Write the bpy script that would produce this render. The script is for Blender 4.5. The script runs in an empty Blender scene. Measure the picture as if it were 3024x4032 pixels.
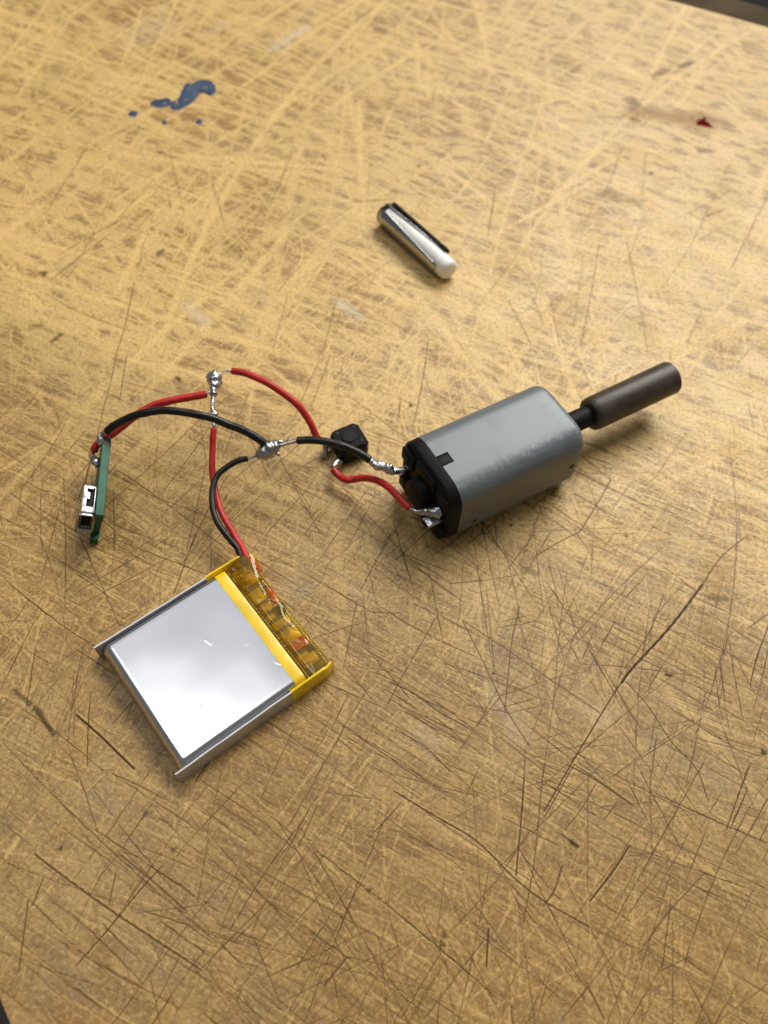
import bpy, bmesh, math, random
import numpy as np
from mathutils import Vector, Matrix, noise
random.seed(7)
SC = bpy.context.scene
COL = SC.collection
K = 0.001                                   # everything below is measured in millimetres

# ------------------------------------------------------------------ camera
PITCH, ROLL = math.radians(57.911), math.radians(3.569)
fw = Vector((0, math.cos(PITCH), -math.sin(PITCH)))
rt0 = Vector((1, 0, 0)); up0 = rt0.cross(fw)
rt = rt0*math.cos(ROLL) + up0*math.sin(ROLL)
up = -rt0*math.sin(ROLL) + up0*math.cos(ROLL)
cd = bpy.data.cameras.new('camera'); cam = bpy.data.objects.new('camera', cd); COL.objects.link(cam)
cam.matrix_world = Matrix(((rt.x, up.x, -fw.x, 0), (rt.y, up.y, -fw.y, 0), (rt.z, up.z, -fw.z, 112.496*K), (0, 0, 0, 1)))
cd.sensor_fit = 'VERTICAL'; cd.sensor_height = 34.6; cd.lens = 28.0
cd.clip_start = 0.005; cd.clip_end = 20
cd.dof.use_dof = True; cd.dof.focus_distance = 0.117; cd.dof.aperture_fstop = 23.0
SC.camera = cam

# ------------------------------------------------------------------ room light: soft ceiling, lit ceiling panels
W = bpy.data.worlds.new('World'); SC.world = W; W.use_nodes = True
bg = W.node_tree.nodes['Background']; bg.inputs[0].default_value = (1.0, 0.96, 0.9, 1); bg.inputs[1].default_value = 0.16

def area(name, loc, sx, sy, power, color, target=None):
    l = bpy.data.lights.new(name, 'AREA'); l.shape = 'RECTANGLE'; l.size = sx; l.size_y = sy
    l.energy = power; l.color = color
    o = bpy.data.objects.new(name, l); COL.objects.link(o); o.location = loc
    if target: o.rotation_euler = (Vector(target)-Vector(loc)).to_track_quat('-Z', 'Y').to_euler()
    return o
area('ceiling_panel_lamp', (-0.46, 0.33, 1.7), 0.62, 0.42, 3.6, (1.0, 0.97, 0.92))
area('ceiling_panel_lamp', (0.85, 1.60, 1.7), 1.7, 0.9, 70, (1.0, 0.95, 0.86), (0, .1, 0))
area('ceiling_bounce_lamp', (-0.36, 0.80, 1.9), 1.7, 1.3, 4.6, (0.95, 0.97, 1.0))

VS = SC.view_settings
VS.view_transform = 'Standard'; VS.look = 'None'; VS.exposure = 0.0; VS.gamma = 1.0; VS.use_curve_mapping = False
SC.cycles.use_denoising = True
SC.cycles.max_bounces = 8; SC.cycles.transparent_max_bounces = 12

# ------------------------------------------------------------------ node helper
class NT:
    def __init__(s, name, inputs=None):
        if inputs is not None:                   # a node group with one float output
            s.t = bpy.data.node_groups.new(name, 'ShaderNodeTree')
            for k, typ in inputs: s.t.interface.new_socket(k, in_out='INPUT', socket_type=typ)
            s.t.interface.new_socket('Mask', in_out='OUTPUT', socket_type='NodeSocketFloat')
            s.gi = s.t.nodes.new('NodeGroupInput').outputs; s.go = s.t.nodes.new('NodeGroupOutput').inputs
            return
        s.mat = bpy.data.materials.new(name); s.mat.use_nodes = True
        s.t = s.mat.node_tree; s.t.nodes.clear()
        s.out = s.t.nodes.new('ShaderNodeOutputMaterial')
    def group(s, tree, **kw):
        nd = s.n('ShaderNodeGroup'); nd.node_tree = tree
        for k, q in kw.items(): s.put(nd.inputs[k], q)
        return nd.outputs[0]
    def n(s, typ, **kw):
        nd = s.t.nodes.new(typ)
        for k, v in kw.items(): setattr(nd, k, v)
        return nd
    def put(s, sock, v):
        if hasattr(v, 'is_output'): s.t.links.new(v, sock)
        elif v is not None: sock.default_value = v
    def m(s, op, a, b=None, c=None, clamp=False):
        nd = s.n('ShaderNodeMath', operation=op); nd.use_clamp = clamp
        for i, v in enumerate((a, b, c)):
            if v is not None: s.put(nd.inputs[i], v)
        return nd.outputs[0]
    def v(s, op, a, b=None, sc=None):
        nd = s.n('ShaderNodeVectorMath', operation=op)
        s.put(nd.inputs[0], a)
        if b is not None: s.put(nd.inputs[1], b)
        if sc is not None: s.put(nd.inputs['Scale'], sc)
        return nd.outputs['Value'] if op in ('DOT_PRODUCT', 'LENGTH', 'DISTANCE') else nd.outputs[0]
    def ss(s, x, lo, hi, a=0., b=1., smooth=True):
        nd = s.n('ShaderNodeMapRange', interpolation_type='SMOOTHSTEP'); nd.clamp = False
        for i, q in enumerate((x, lo, hi, a, b)): s.put(nd.inputs[i], q)
        return nd.outputs[0]
    def noise(s, vec, scale, detail=3., rough=.5, dist=0.):
        nd = s.n('ShaderNodeTexNoise')
        if vec is not None: s.t.links.new(vec, nd.inputs['Vector'])
        nd.inputs['Scale'].default_value = scale; nd.inputs['Detail'].default_value = detail
        nd.inputs['Roughness'].default_value = rough; nd.inputs['Distortion'].default_value = dist
        return nd
    def mix(s, f, a, b, blend='MIX'):
        nd = s.n('ShaderNodeMix', data_type='RGBA', blend_type=blend)
        s.put(nd.inputs[0], f)
        for i, q in ((6, a), (7, b)):
            s.put(nd.inputs[i], (*q, 1) if isinstance(q, tuple) and len(q) == 3 else q)
        return nd.outputs[2]
    def bump(s, hgt, dist, strength=1., normal=None):
        nd = s.n('ShaderNodeBump'); s.put(nd.inputs['Height'], hgt)
        nd.inputs['Distance'].default_value = dist; nd.inputs['Strength'].default_value = strength
        if normal is not None: s.t.links.new(normal, nd.inputs['Normal'])
        return nd.outputs[0]
    def bsdf(s, color, rough=.5, metal=0., normal=None, **kw):
        nd = s.n('ShaderNodeBsdfPrincipled')
        s.put(nd.inputs['Base Color'], (*color, 1) if isinstance(color, tuple) else color)
        s.put(nd.inputs['Roughness'], rough); s.put(nd.inputs['Metallic'], metal)
        if normal is not None: s.t.links.new(normal, nd.inputs['Normal'])
        for k, q in kw.items(): s.put(nd.inputs[k.replace('_', ' ')], q)
        s.t.links.new(nd.outputs[0], s.out.inputs[0])
        return nd
    def pos(s):                                  # world position in millimetres
        g = s.n('ShaderNodeNewGeometry'); return s.v('SCALE', g.outputs['Position'], sc=1000.)

def simple(name, color, rough, metal=0., nscale=0.6, var=0.18, bumpd=0.02, bscale=3., rvar=.1, **kw):
    t = NT(name); P = t.pos()
    nz = t.noise(P, nscale, 4.).outputs[0]; nz2 = t.noise(P, bscale, 3.).outputs[0]
    c = t.mix(t.ss(nz, .25, .75), tuple(q*(1-var) for q in color), tuple(min(1, q*(1+var)) for q in color))
    r = t.m('ADD', rough, t.m('MULTIPLY', t.m('SUBTRACT', nz, .5), rvar*2))
    t.bsdf(c, r, metal, t.bump(nz2, bumpd*K) if bumpd else None, **kw)
    return t.mat

# ------------------------------------------------------------------ worn maple bench top
GR = math.radians(-24.0)                       # direction of the glued strips
def wood():
    t = NT('worn_maple'); P0 = t.pos()
    def att(n):
        q = t.n('ShaderNodeAttribute'); q.attribute_name = n; return q.outputs['Fac']
    pale, cut, spot, milk, red = att('pale'), att('cut'), att('spot'), att('milk'), att('red')
    c, s_ = math.cos(GR), math.sin(GR)
    u = t.v('DOT_PRODUCT', P0, (c, s_, 0)); v = t.v('DOT_PRODUCT', P0, (-s_, c, 0))
    xyz = t.n('ShaderNodeCombineXYZ'); t.put(xyz.inputs[0], t.m('MULTIPLY', u, .05)); t.put(xyz.inputs[1], v)
    oi = t.n('ShaderNodeObjectInfo'); t.put(xyz.inputs[2], t.m('MULTIPLY', oi.outputs['Random'], 50.))
    G = xyz.outputs[0]
    grain = t.noise(G, .55, 5., .6, .4).outputs[0]; fine = t.noise(G, 3.2, 3., .6).outputs[0]
    big = t.noise(P0, .024, 3., .55).outputs[0]; mid = t.noise(P0, .11, 4., .6).outputs[0]
    mott = t.noise(P0, .7, 4., .65).outputs[0]; smudge = t.noise(P0, .07, 5., .65, .6).outputs[0]
    px = t.n('ShaderNodeSeparateXYZ'); t.t.links.new(P0, px.inputs[0])
    far = t.m('ADD', px.outputs[1], t.m('ADD', t.m('MULTIPLY', px.outputs[0], .25), t.m('MULTIPLY', t.m('SUBTRACT', big, .5), 90.)))
    worn_lit = t.ss(far, 35., 110.)                                     # polished pale beyond the cutting area; light falloff towards near painted in too
    x2 = t.n('ShaderNodeCombineXYZ'); t.put(x2.inputs[0], t.m('MULTIPLY', u, .42)); t.put(x2.inputs[1], v)
    isl = t.noise(x2.outputs[0], .38, 5., .66, .5).outputs[0]; speck = t.noise(P0, 1.9, 4., .7).outputs[0]
    pale0 = t.m('MULTIPLY', t.ss(t.m('ADD', isl, t.m('MULTIPLY', t.m('SUBTRACT', big, .5), .35)), .43, .57), t.ss(worn_lit, 0., 1., .42, .78))
    pm = t.m('MAXIMUM', t.m('MULTIPLY', pale, t.ss(mott, .2, .5, .6, 1.)), pale0)
    varn = t.mix(t.ss(grain, .3, .7), (.245, .132, .034), (.372, .210, .057))
    varn = t.mix(t.ss(big, .40, .66), varn, (.315, .194, .072))
    varn = t.mix(t.m('MULTIPLY', t.ss(fine, .5, .8), .22), varn, (.15, .085, .028))
    bare = t.mix(t.ss(grain, .3, .75), (.555, .362, .120), (.69, .468, .170))
    bare = t.mix(t.ss(worn_lit, .1, 1., 0., .65), bare, (.83, .582, .232))
    col = t.mix(t.m('MULTIPLY', pm, .94), varn, bare)
    col = t.mix(t.m('MULTIPLY', t.ss(mid, .58, .70), t.ss(worn_lit, 0., 1., .45, .12)), col, (.47, .275, .062))     # honey patches
    col = t.mix(t.m('MULTIPLY', t.ss(smudge, .52, .76), t.ss(worn_lit, 0., 1., .62, .25)), col, (.215, .170, .110))  # grey grime, heavier near where the light falloff is painted in
    col = t.mix(t.m('MULTIPLY', t.ss(speck, .50, .64), .46), col, (.15, .090, .030))
    col = t.mix(t.m('MULTIPLY', t.ss(speck, .48, .33), .40), col, (.80, .57, .255))
    col = t.mix(t.m('MULTIPLY', milk, .6), col, (.60, .54, .44))
    cm = t.m('MULTIPLY', cut, t.ss(mott, .15, .5, .8, 1.))
    cc_ = t.mix(t.ss(cut, .3, .9), (.165, .088, .027), (.060, .030, .009))
    col = t.mix(t.ss(cm, .0, .52), col, cc_)
    col = t.mix(t.m('MULTIPLY', spot, .9), col, (.045, .036, .020))
    col = t.mix(red, col, (.11, .005, .002))
    col = t.mix(1., col, oi.outputs['Color'], 'MULTIPLY')
    rough = t.m('ADD', t.ss(mid, .3, .7, .42, .54), t.m('MULTIPLY', t.m('SUBTRACT', speck, .5), .25))
    t.bsdf(col, rough, 0., t.bump(t.m('ADD', fine, t.m('MULTIPLY', mott, .5)), .04*K, .7), Specular_IOR_Level=t.m('MULTIPLY', .42, t.m('SUBTRACT', 1., t.m('MAXIMUM', red, t.m('MAXIMUM', spot, t.m('MULTIPLY', cut, .8))))))
    return t.mat

# knife cuts read off the bench: half width, darkness, points
DEEP = [
    (0.3, 1, [(49.7, 61.0), (43.9, 53.7), (37.2, 46.4), (35.5, 44.2)]),
    (0.22, 0.8, [(35.5, 44.2), (33.9, 41.9), (27.5, 32.1), (23.5, 25.7)]),
    (0.16, 0.6, [(49.7, 61.0), (53.3, 65.9), (57.6, 69.8)]),
    (0.16, 0.8, [(36.2, 44.3), (39.0, 40.8), (41.6, 36.0), (44.5, 32.5), (45.5, 28.3)]),
    (0.13, 0.8, [(2.4, 42.1), (5.6, 40.8), (9.5, 38.2), (13.4, 36.3)]),
    (0.1, 0.7, [(12.6, 52.4), (19.2, 48.1), (25.8, 43.6), (31.9, 39.6)]),
    (0.16, 0.7, [(3.4, 35.3), (7.6, 33.2), (11.0, 30.1)]),
    (0.2, 0.7, [(26.9, 32.0), (30.4, 30.3), (35.1, 27.3)]),
    (0.11, 0.7, [(12.6, 52.4), (15.5, 46.3), (18.6, 39.5), (21.9, 34.1)]),
    (0.09, 0.8, [(28.8, 61.9), (26.7, 49.4), (25.7, 41.8), (23.1, 27.9)]),
    (0.1, 0.7, [(21.2, 55.1), (19.8, 48.9), (18.6, 38.8)]),
    (0.09, 0.6, [(25.4, 55.3), (23.5, 42.7)]),
    (0.1, 0.7, [(1.2, 66.6), (-2.8, 56.3)]),
    (0.1, 0.7, [(8.9, 53.0), (3.8, 42.5), (2.2, 38.8)]),
    (0.09, 0.6, [(24.1, 68.3), (19.1, 60.8)]),
    (0.12, 0.6, [(21.2, 32.7), (20.6, 25.5)]),
    (0.1, 0.6, [(43.4, 58.7), (40.4, 52.3), (35.2, 45.0)]),
    (0.1, 0.6, [(27.4, 35.1), (31.8, 30.0)]),
    (0.12, 0.6, [(30.7, 29.6), (27.5, 25.9)]),
    (0.12, 0.6, [(52.1, 33.6), (48.7, 27.5)]),
    (0.16, 0.9, [(3.8, 27.0), (9.4, 24.1), (14.5, 21.5), (19.2, 17.4), (22.9, 14.9), (28.2, 12.4)]),
    (0.22, 0.45, [(25.1, 19.1), (28.2, 12.6), (30.6, 8.3), (32.5, 5.2)]),
    (0.17, 0.9, [(21.0, 29.9), (20.3, 23.6), (19.5, 17.7)]),
    (0.1, 0.7, [(23.7, 31.6), (21.9, 19.5), (20.2, 12.2)]),
    (0.14, 0.7, [(27.8, 32.0), (23.4, 24.9)]),
    (0.13, 0.8, [(30.8, 29.9), (28.3, 26.1), (26.0, 23.4)]),
    (0.09, 0.7, [(29.6, 30.7), (28.5, 16.9)]),
    (0.17, 0.7, [(27.8, 32.1), (31.4, 29.9), (35.5, 27.1)]),
    (0.17, 0.8, [(34.3, 22.1), (31.9, 18.9), (28.7, 15.3)]),
    (0.13, 0.7, [(39.4, 19.4), (35.7, 11.3), (32.8, 5.2)]),
    (0.26, 0.8, [(25.4, 19.1), (24.2, 16.1), (22.8, 14.4)]),
    (0.12, 0.7, [(16.8, 16.7), (13.9, 13.4), (11.4, 10.9)]),
    (0.2, 0.8, [(15.9, 11.4), (15.6, 7.4)]),
    (0.14, 0.7, [(51.6, 33.0), (47.4, 24.9)]),
    (0.1, 0.6, [(38.2, 32.5), (37.1, 20.4)]),
    (0.09, 0.6, [(14.0, 29.4), (15.1, 13.4)]),
    (0.24, 0.6, [(27.7, 5.9), (29.3, 2.7)]),
    (0.14, 0.6, [(10.0, 8.4), (5.8, 1.7)]),
    (0.12, 0.6, [(15.3, 10.1), (8.5, 1.8)]),
    (0.2, 0.6, [(38.9, 15.8), (36.8, 8.1)]),
    (0.1, 0.6, [(43.8, 19.4), (38.7, 14.8)]),
    (0.24, 0.7, [(-41.1, 16.6), (-37.7, 14.7), (-31.2, 11.3), (-25.2, 8.4), (-18.2, 5.1)]),
    (0.16, 0.8, [(-25.0, 16.2), (-27.3, 13.1), (-30.0, 8.9), (-32.9, 4.8)]),
    (0.22, 0.5, [(-30.5, 17.2), (-26.5, 14.8), (-21.2, 11.4)]),
    (0.11, 0.7, [(-19.8, 19.8), (-19.9, 12.0)]),
    (0.15, 0.7, [(-12.4, 8.6), (-8.8, 2.8)]),
    (0.1, 0.7, [(-21.9, 26.9), (-14.9, 23.2), (-8.1, 18.8)]),
    (0.14, 0.7, [(-8.1, 18.8), (-4.9, 12.8), (-1.6, 7.5), (0.8, 4.2)]),
    (0.1, 0.7, [(-6.3, 24.6), (-8.2, 19.4)]),
    (0.12, 0.7, [(-19.4, 28.6), (-20.1, 19.8)]),
    (0.2, 0.6, [(-1.1, 7.3), (-3.6, 4.2)]),
    (0.2, 0.5, [(-40.5, 11.3), (-39.5, 3.9)]),
    (0.2, 0.5, [(-39.3, 14.0), (-39.8, 10.9)]),
    (0.12, 0.6, [(-30.6, 15.1), (-30.6, 11.4)]),
    (0.1, 0.6, [(-24.0, 21.5), (-20.9, 26.4)]),
    (0.12, 0.6, [(-1.6, 7.5), (3.4, 6.8)]),
    (0.1, 0.8, [(-45.8, 56.1), (-42.3, 54.1), (-38.7, 51.6)]),
    (0.11, 0.8, [(-42.8, 44.1), (-40.0, 42.7), (-37.3, 41.1)]),
    (0.26, 1, [(-40.4, 34.6), (-36.6, 32.0), (-33.8, 29.9), (-31.1, 27.9)]),
    (0.1, 0.7, [(-46.9, 62.6), (-41.7, 54.7), (-37.4, 48.1)]),
    (0.11, 0.8, [(-29.2, 64.4), (-30.0, 58.7), (-30.6, 53.8)]),
    (0.14, 0.9, [(-35.8, 39.7), (-36.7, 37.5)]),
    (0.12, 0.9, [(-33.2, 37.0), (-35.1, 33.8)]),
    (0.08, 0.6, [(-34.6, 64.1), (-31.7, 62.4)]),
    (0.1, 0.6, [(-7.7, 41.6), (-4.6, 38.8)]),
    (0.09, 0.6, [(-44.2, 49.6), (-41.0, 45.5)]),
    (0.1, 0.8, [(-49.6, 100.0), (-49.2, 93.6), (-49.1, 88.2), (-48.8, 82.7)]),
    (0.1, 0.7, [(-48.6, 76.3), (-48.5, 74.1), (-48.4, 71.4)]),
    (0.09, 0.7, [(-28.3, 92.2), (-32.9, 85.9), (-36.5, 80.0), (-40.5, 73.8), (-44.1, 68.4)]),
    (0.08, 0.7, [(-30.5, 85.3), (-33.1, 78.0), (-35.7, 71.8)]),
    (0.07, 0.7, [(-32.4, 86.7), (-29.6, 77.5)]),
    (0.08, 0.7, [(-29.8, 76.4), (-29.9, 68.4), (-30.1, 61.7)]),
    (0.09, 0.7, [(-25.9, 75.8), (-28.1, 68.5), (-29.8, 60.4)]),
    (0.1, 0.8, [(-44.0, 63.1), (-40.3, 61.3), (-36.8, 59.4)]),
    (0.1, 0.8, [(-47.1, 62.9), (-44.2, 58.8)]),
    (0.07, 0.5, [(-44.3, 69.4), (-40.6, 70.6), (-35.8, 71.8), (-29.3, 73.5)]),
    (0.1, 0.6, [(-47.8, 100.2), (-46.7, 89.6)]),
    (0.09, 0.7, [(-13.3, 102.4), (-14.8, 95.8), (-16.6, 87.6)]),
    (0.09, 0.7, [(-11.5, 103.2), (-12.7, 96.9), (-13.8, 90.8)]),
    (0.09, 0.7, [(-24.9, 93.4), (-26.2, 85.7), (-27.4, 78.6)]),
    (0.11, 0.7, [(-17.8, 79.9), (-16.3, 77.0), (-14.9, 74.6), (-12.2, 70.0), (-10.0, 66.1)]),
    (0.09, 0.7, [(3.1, 70.1), (1.5, 66.4), (-0.1, 62.8)]),
    (0.07, 0.6, [(-14.9, 74.6), (-9.2, 71.8)]),
    (0.08, 0.6, [(-10.1, 81.7), (-16.0, 76.5)]),
    (0.1, 0.5, [(-22.9, 69.3), (-24.3, 67.1)]),
    (0.13, 0.7, [(37.2, 79.5), (34.7, 74.9), (31.3, 69.1)]),
    (0.1, 0.6, [(31.3, 69.1), (27.6, 66.8), (23.7, 63.9)]),
    (0.1, 0.6, [(39.5, 81.1), (37.7, 78.8)]),
    (0.1, 0.6, [(32.7, 84.4), (37.2, 79.5)]),
    (0.1, 0.6, [(51.3, 90.5), (44.3, 80.0)]),
    (0.1, 0.6, [(35.6, 78.6), (40.8, 76.1)]),
    (0.16, 0.5, [(48.3, 170.7), (43.2, 154.8)]),
    (0.13, 0.5, [(53.4, 169.5), (50.2, 150.1)]),
    (0.16, 0.5, [(72.3, 168.1), (60.2, 141.5), (51.5, 125.9)]),
    (0.18, 0.5, [(78.5, 157.4), (66.4, 133.1)]),
    (0.12, 0.5, [(29.0, 137.2), (26.3, 120.5), (21.3, 115.1)]),
    (0.12, 0.6, [(29.5, 121.4), (30.5, 108.8)]),
    (0.12, 0.6, [(21.4, 120.0), (25.4, 108.4)]),
    (0.12, 0.6, [(40.3, 137.6), (37.1, 121.4), (34.4, 109.1)]),
    (0.12, 0.5, [(36.8, 134.5), (33.5, 114.9)]),
    (0.12, 0.6, [(46.1, 138.8), (46.8, 116.1), (46.7, 108.1)]),
    (0.12, 0.7, [(-50.4, 118.7), (-49.7, 107.8), (-49.7, 100.0)]),
    (0.12, 0.5, [(-50.9, 129.9), (-50.4, 123.2)]),
    (0.12, 0.6, [(-16.7, 132.3), (-22.9, 118.6)]),
    (0.1, 0.6, [(-21.0, 117.6), (-22.0, 104.4)]),
    (0.1, 0.6, [(-11.7, 117.1), (-13.0, 103.1)]),
    (0.4, 0.4, [(-66.0, 114.2), (-58.4, 110.0), (-48.5, 106.2)]),
]
SPOTS = [(-67.9, 119.7, -67.9, 119.7, 0.8, 0.9), (-47.4, 127.1, -46.8, 128.1, 0.6, 0.8), (-61.8, 102.4, -60.8, 104.2, 0.5, 0.7), (-66.5, 105.5, -64.9, 106.2, 0.7, 0.4), (-53.1, 158.8, -53.1, 158.8, 0.7, 0.6), (-38.8, 160.2, -38.8, 160.2, 0.6, 0.4), (52.0, 189.5, 53.6, 188.1, 1.6, 0.5), (52.3, 186.0, 52.3, 186.0, 1.0, 0.6), (51.7, 182.2, 51.7, 182.2, 0.9, 0.6), (58.7, 200.3, 62.2, 203.5, 1.1, 0.5), (66.2, 205.3, 69.0, 207.6, 1.1, 0.6), (69.6, 196.6, 69.6, 196.6, 1.2, 0.5), (66.2, 171.9, 67.8, 171.5, 1.4, 0.5), (53.8, 162.2, 53.8, 162.2, 0.7, 0.8), (2.9, 159.8, 2.9, 159.8, 0.6, 0.7), (24.9, 171.3, 24.9, 171.3, 0.7, 0.4), (22.0, 61.8, 23.6, 61.0, 0.8, 0.5), (42.2, 45.9, 42.6, 45.8, 0.35, 0.9), (54.2, 35.4, 54.2, 35.4, 0.5, 0.9), (28.1, 46.4, 29.1, 45.6, 0.6, 0.4), (17.1, 44.4, 17.1, 44.4, 0.3, 0.8), (50.7, 58.9, 53.0, 58.7, 0.7, 0.5), (-38.1, 17.5, -38.1, 17.5, 0.35, 0.9), (-28.4, 22.3, -28.4, 22.3, 0.5, 0.6), (1.1, 14.8, 1.1, 14.8, 0.35, 0.8), (-5.5, 9.7, -5.5, 9.7, 0.4, 0.5), (-23.9, 18.2, -23.9, 18.2, 0.4, 0.7), (26.7, 22.2, 27.6, 21.6, 0.32, 1.0), (25.6, 23.0, 26.7, 22.2, 0.15, 0.8), (10.6, 10.4, 10.6, 10.4, 0.5, 0.7), (10.3, 9.4, 10.3, 9.4, 0.5, 0.7), (-37.9, 95.7, -37.5, 95.5, 0.5, 0.95), (-44.8, 90.2, -44.8, 90.2, 0.5, 0.6), (3.5, 92.7, 3.5, 92.7, 0.45, 0.9), (-4.8, 88.4, -4.8, 88.4, 0.7, 0.5), (8.2, 93.6, 8.2, 93.6, 0.6, 0.5), (20.4, 69.6, 20.4, 69.6, 0.35, 0.9), (44.6, 86.6, 44.6, 86.6, 0.3, 0.9), (38.7, 68.9, 38.7, 68.9, 0.4, 0.8), (-38.7, 58.4, -37.8, 57.1, 0.9, 0.4), (-41.7, 49.2, -41.7, 49.2, 0.8, 0.35), (-40.0, 47.1, -40.0, 47.1, 0.4, 0.7), (-49.6, 37.5, -47.0, 35.7, 0.35, 0.7), (-46.2, 35.2, -42.8, 31.8, 0.45, 0.85), (43.9, 154.5, 49.2, 152.5, 1.8, 0.25), (65.3, 120.8, 68.0, 119.7, 1.0, 0.3), (-59.3, 125.9, -59.3, 125.9, 1.0, 0.2)]
REDDOT = (68.2, 182.3)
REDWASH = [(53.9, 185.1), (67.8, 182.6)]
MILKY = [(-33.9, 202.2, -27.4, 212.2, 1.8, 0.9), (-49.8, 208.5, -47.7, 211.1, 2.0, 0.4), (-39.2, 113.7, -35.6, 109.4, 1.6, 0.6), (-10.8, 116.9, -6.6, 113.2, 1.6, 0.8), (-64.1, 210.4, -66.4, 203.1, 7.0, 0.3), (17.3, 40.7, 20.7, 35.5, 2.5, 0.3), (6.7, 35.3, 8.5, 33.7, 2.0, 0.3), (29.9, 41.1, 31.9, 38.7, 2.5, 0.3), (-13.2, 56.7, -11.5, 55.5, 2.0, 0.2), (-3.6, 56.9, -2.0, 55.7, 2.0, 0.2), (33.3, 158.6, 36.7, 159.9, 3.0, 0.2)]

# ------------------------------------------------------------------ mesh helpers (all input in mm)
def thing(name, label, cat, base, group=None):
    o = bpy.data.objects.new(name, None); COL.objects.link(o); o.empty_display_size = .002
    o.location = Vector(base)*K; o['label'] = label; o['category'] = cat
    if group: o['group'] = group
    return o
def obj(name, verts, faces, mat, parent=None, smooth=True, label=None, angle=None):
    base = Vector((0, 0, 0)); p = parent
    while p is not None: base += p.location; p = p.parent
    me = bpy.data.meshes.new(name)
    me.from_pydata([tuple(Vector(q)*K - base) for q in verts], [], faces)
    bm = bmesh.new(); bm.from_mesh(me)
    bmesh.ops.recalc_face_normals(bm, faces=bm.faces)
    if angle is not None:
        for e in bm.edges:
            if len(e.link_faces) == 2 and e.calc_face_angle(0) > math.radians(angle): e.smooth = False
    bm.to_mesh(me); bm.free()
    for f in me.polygons: f.use_smooth = smooth
    me.materials.append(mat)
    o = bpy.data.objects.new(name, me); COL.objects.link(o)
    if parent is not None: o.parent = parent
    if label: o['label'] = label
    return o
def tag(o, label, cat, group=None, kind=None):
    if label: o['label'] = label
    if cat: o['category'] = cat
    if group: o['group'] = group
    if kind: o['kind'] = kind
    return o
def join(*ms):
    V, F = [], []
    for v, f in ms:
        n = len(V); V += list(v); F += [tuple(i+n for i in q) for q in f]
    return V, F
def boxm(x0, x1, y0, y1, z0, z1, bev=0., seg=2, xf=None):
    bm = bmesh.new(); bmesh.ops.create_cube(bm, size=1)
    for v in bm.verts: v.co = Vector(((x0+x1)/2+v.co.x*(x1-x0), (y0+y1)/2+v.co.y*(y1-y0), (z0+z1)/2+v.co.z*(z1-z0)))
    if bev: bmesh.ops.bevel(bm, geom=bm.edges[:], offset=bev, segments=seg, profile=.5, affect='EDGES')
    V = [v.co.copy() for v in bm.verts]; bm.verts.index_update(); F = [tuple(v.index for v in f.verts) for f in bm.faces]; bm.free()
    if xf: V = [xf(*v) for v in V]
    return V, F
def crom(pts, n=8):
    P = [Vector(p) for p in pts]
    if len(P) < 3: return [P[0].lerp(P[1], i/n) for i in range(n+1)]
    P = [P[0]*2-P[1]] + P + [P[-1]*2-P[-2]]; out = []
    for i in range(1, len(P)-2):
        a, b, c, d = P[i-1:i+3]
        for k in range(n):
            q = k/n
            out.append(.5*((2*b)+(c-a)*q+(2*a-5*b+4*c-d)*q*q+(3*b-a-3*c+d)*q**3))
    return out+[P[-2]]
def tubem(path, rad, seg=14, cap=True, jit=0., sq=None):
    """sweep: path list of points, rad number or list or function of 0..1"""
    P = [Vector(p) for p in path]; n = len(P)
    T = [(P[min(i+1, n-1)]-P[max(i-1, 0)]).normalized() for i in range(n)]
    N = T[0].orthogonal().normalized(); V = []; F = []
    for i in range(n):
        N = (N-T[i]*N.dot(T[i])).normalized(); B = T[i].cross(N)
        r = rad(i/(n-1)) if callable(rad) else (rad[i] if isinstance(rad, (list, tuple)) else rad)
        for k in range(seg):
            a = 2*math.pi*k/seg; q = (N*math.cos(a)+B*math.sin(a))
            rr = r
            if jit: rr = r*(1+jit*noise.noise((P[i]+q*r)*1.7)*1.6+jit*.6*noise.noise((P[i]+q*r)*5))
            V.append(P[i]+q*rr)
    for i in range(n-1):
        for k in range(seg):
            a = i*seg+k; b = i*seg+(k+1) % seg; F.append((a, b, b+seg, a+seg))
    if cap: F.append(tuple(range(seg))[::-1]); F.append(tuple(range((n-1)*seg, n*seg)))
    return V, F
def lerpl(xs, ys):
    def f(x):
        for i in range(len(xs)-1):
            if x <= xs[i+1]:
                q = (x-xs[i])/(xs[i+1]-xs[i]); q = q*q*(3-2*q); return ys[i]+(ys[i+1]-ys[i])*q
        return ys[-1]
    return f
def rrect(w, h, r, n=7, z0=0., extra=()):
    """rounded rectangle outline, width w centred, height h above z0, counter-clockwise; extra = w positions added on the top side"""
    pts = []
    def arc(cx, cz, a0):
        for i in range(n+1):
            a = math.radians(a0+90*i/n); pts.append((cx+r*math.cos(a), z0+cz+r*math.sin(a)))
    arc(w/2-r, h-r, 0)
    for e in sorted(extra, reverse=True): pts.append((e, z0+h))
    arc(-w/2+r, h-r, 90); arc(-w/2+r, r, 180); arc(w/2-r, r, 270)
    return pts
def ico(center, r, sub=2, squash=(1, 1, 1), jit=.0):
    bm = bmesh.new(); bmesh.ops.create_icosphere(bm, subdivisions=sub, radius=1.)
    V = []
    for v in bm.verts:
        q = v.co.copy(); k = r*(1+jit*noise.noise(q*1.5+Vector(center)))
        V.append(Vector(center)+Vector((q.x*squash[0], q.y*squash[1], q.z*squash[2]))*k)
    bm.verts.index_update(); F = [tuple(v.index for v in f.verts) for f in bm.faces]; bm.free()
    return V, F

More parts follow.
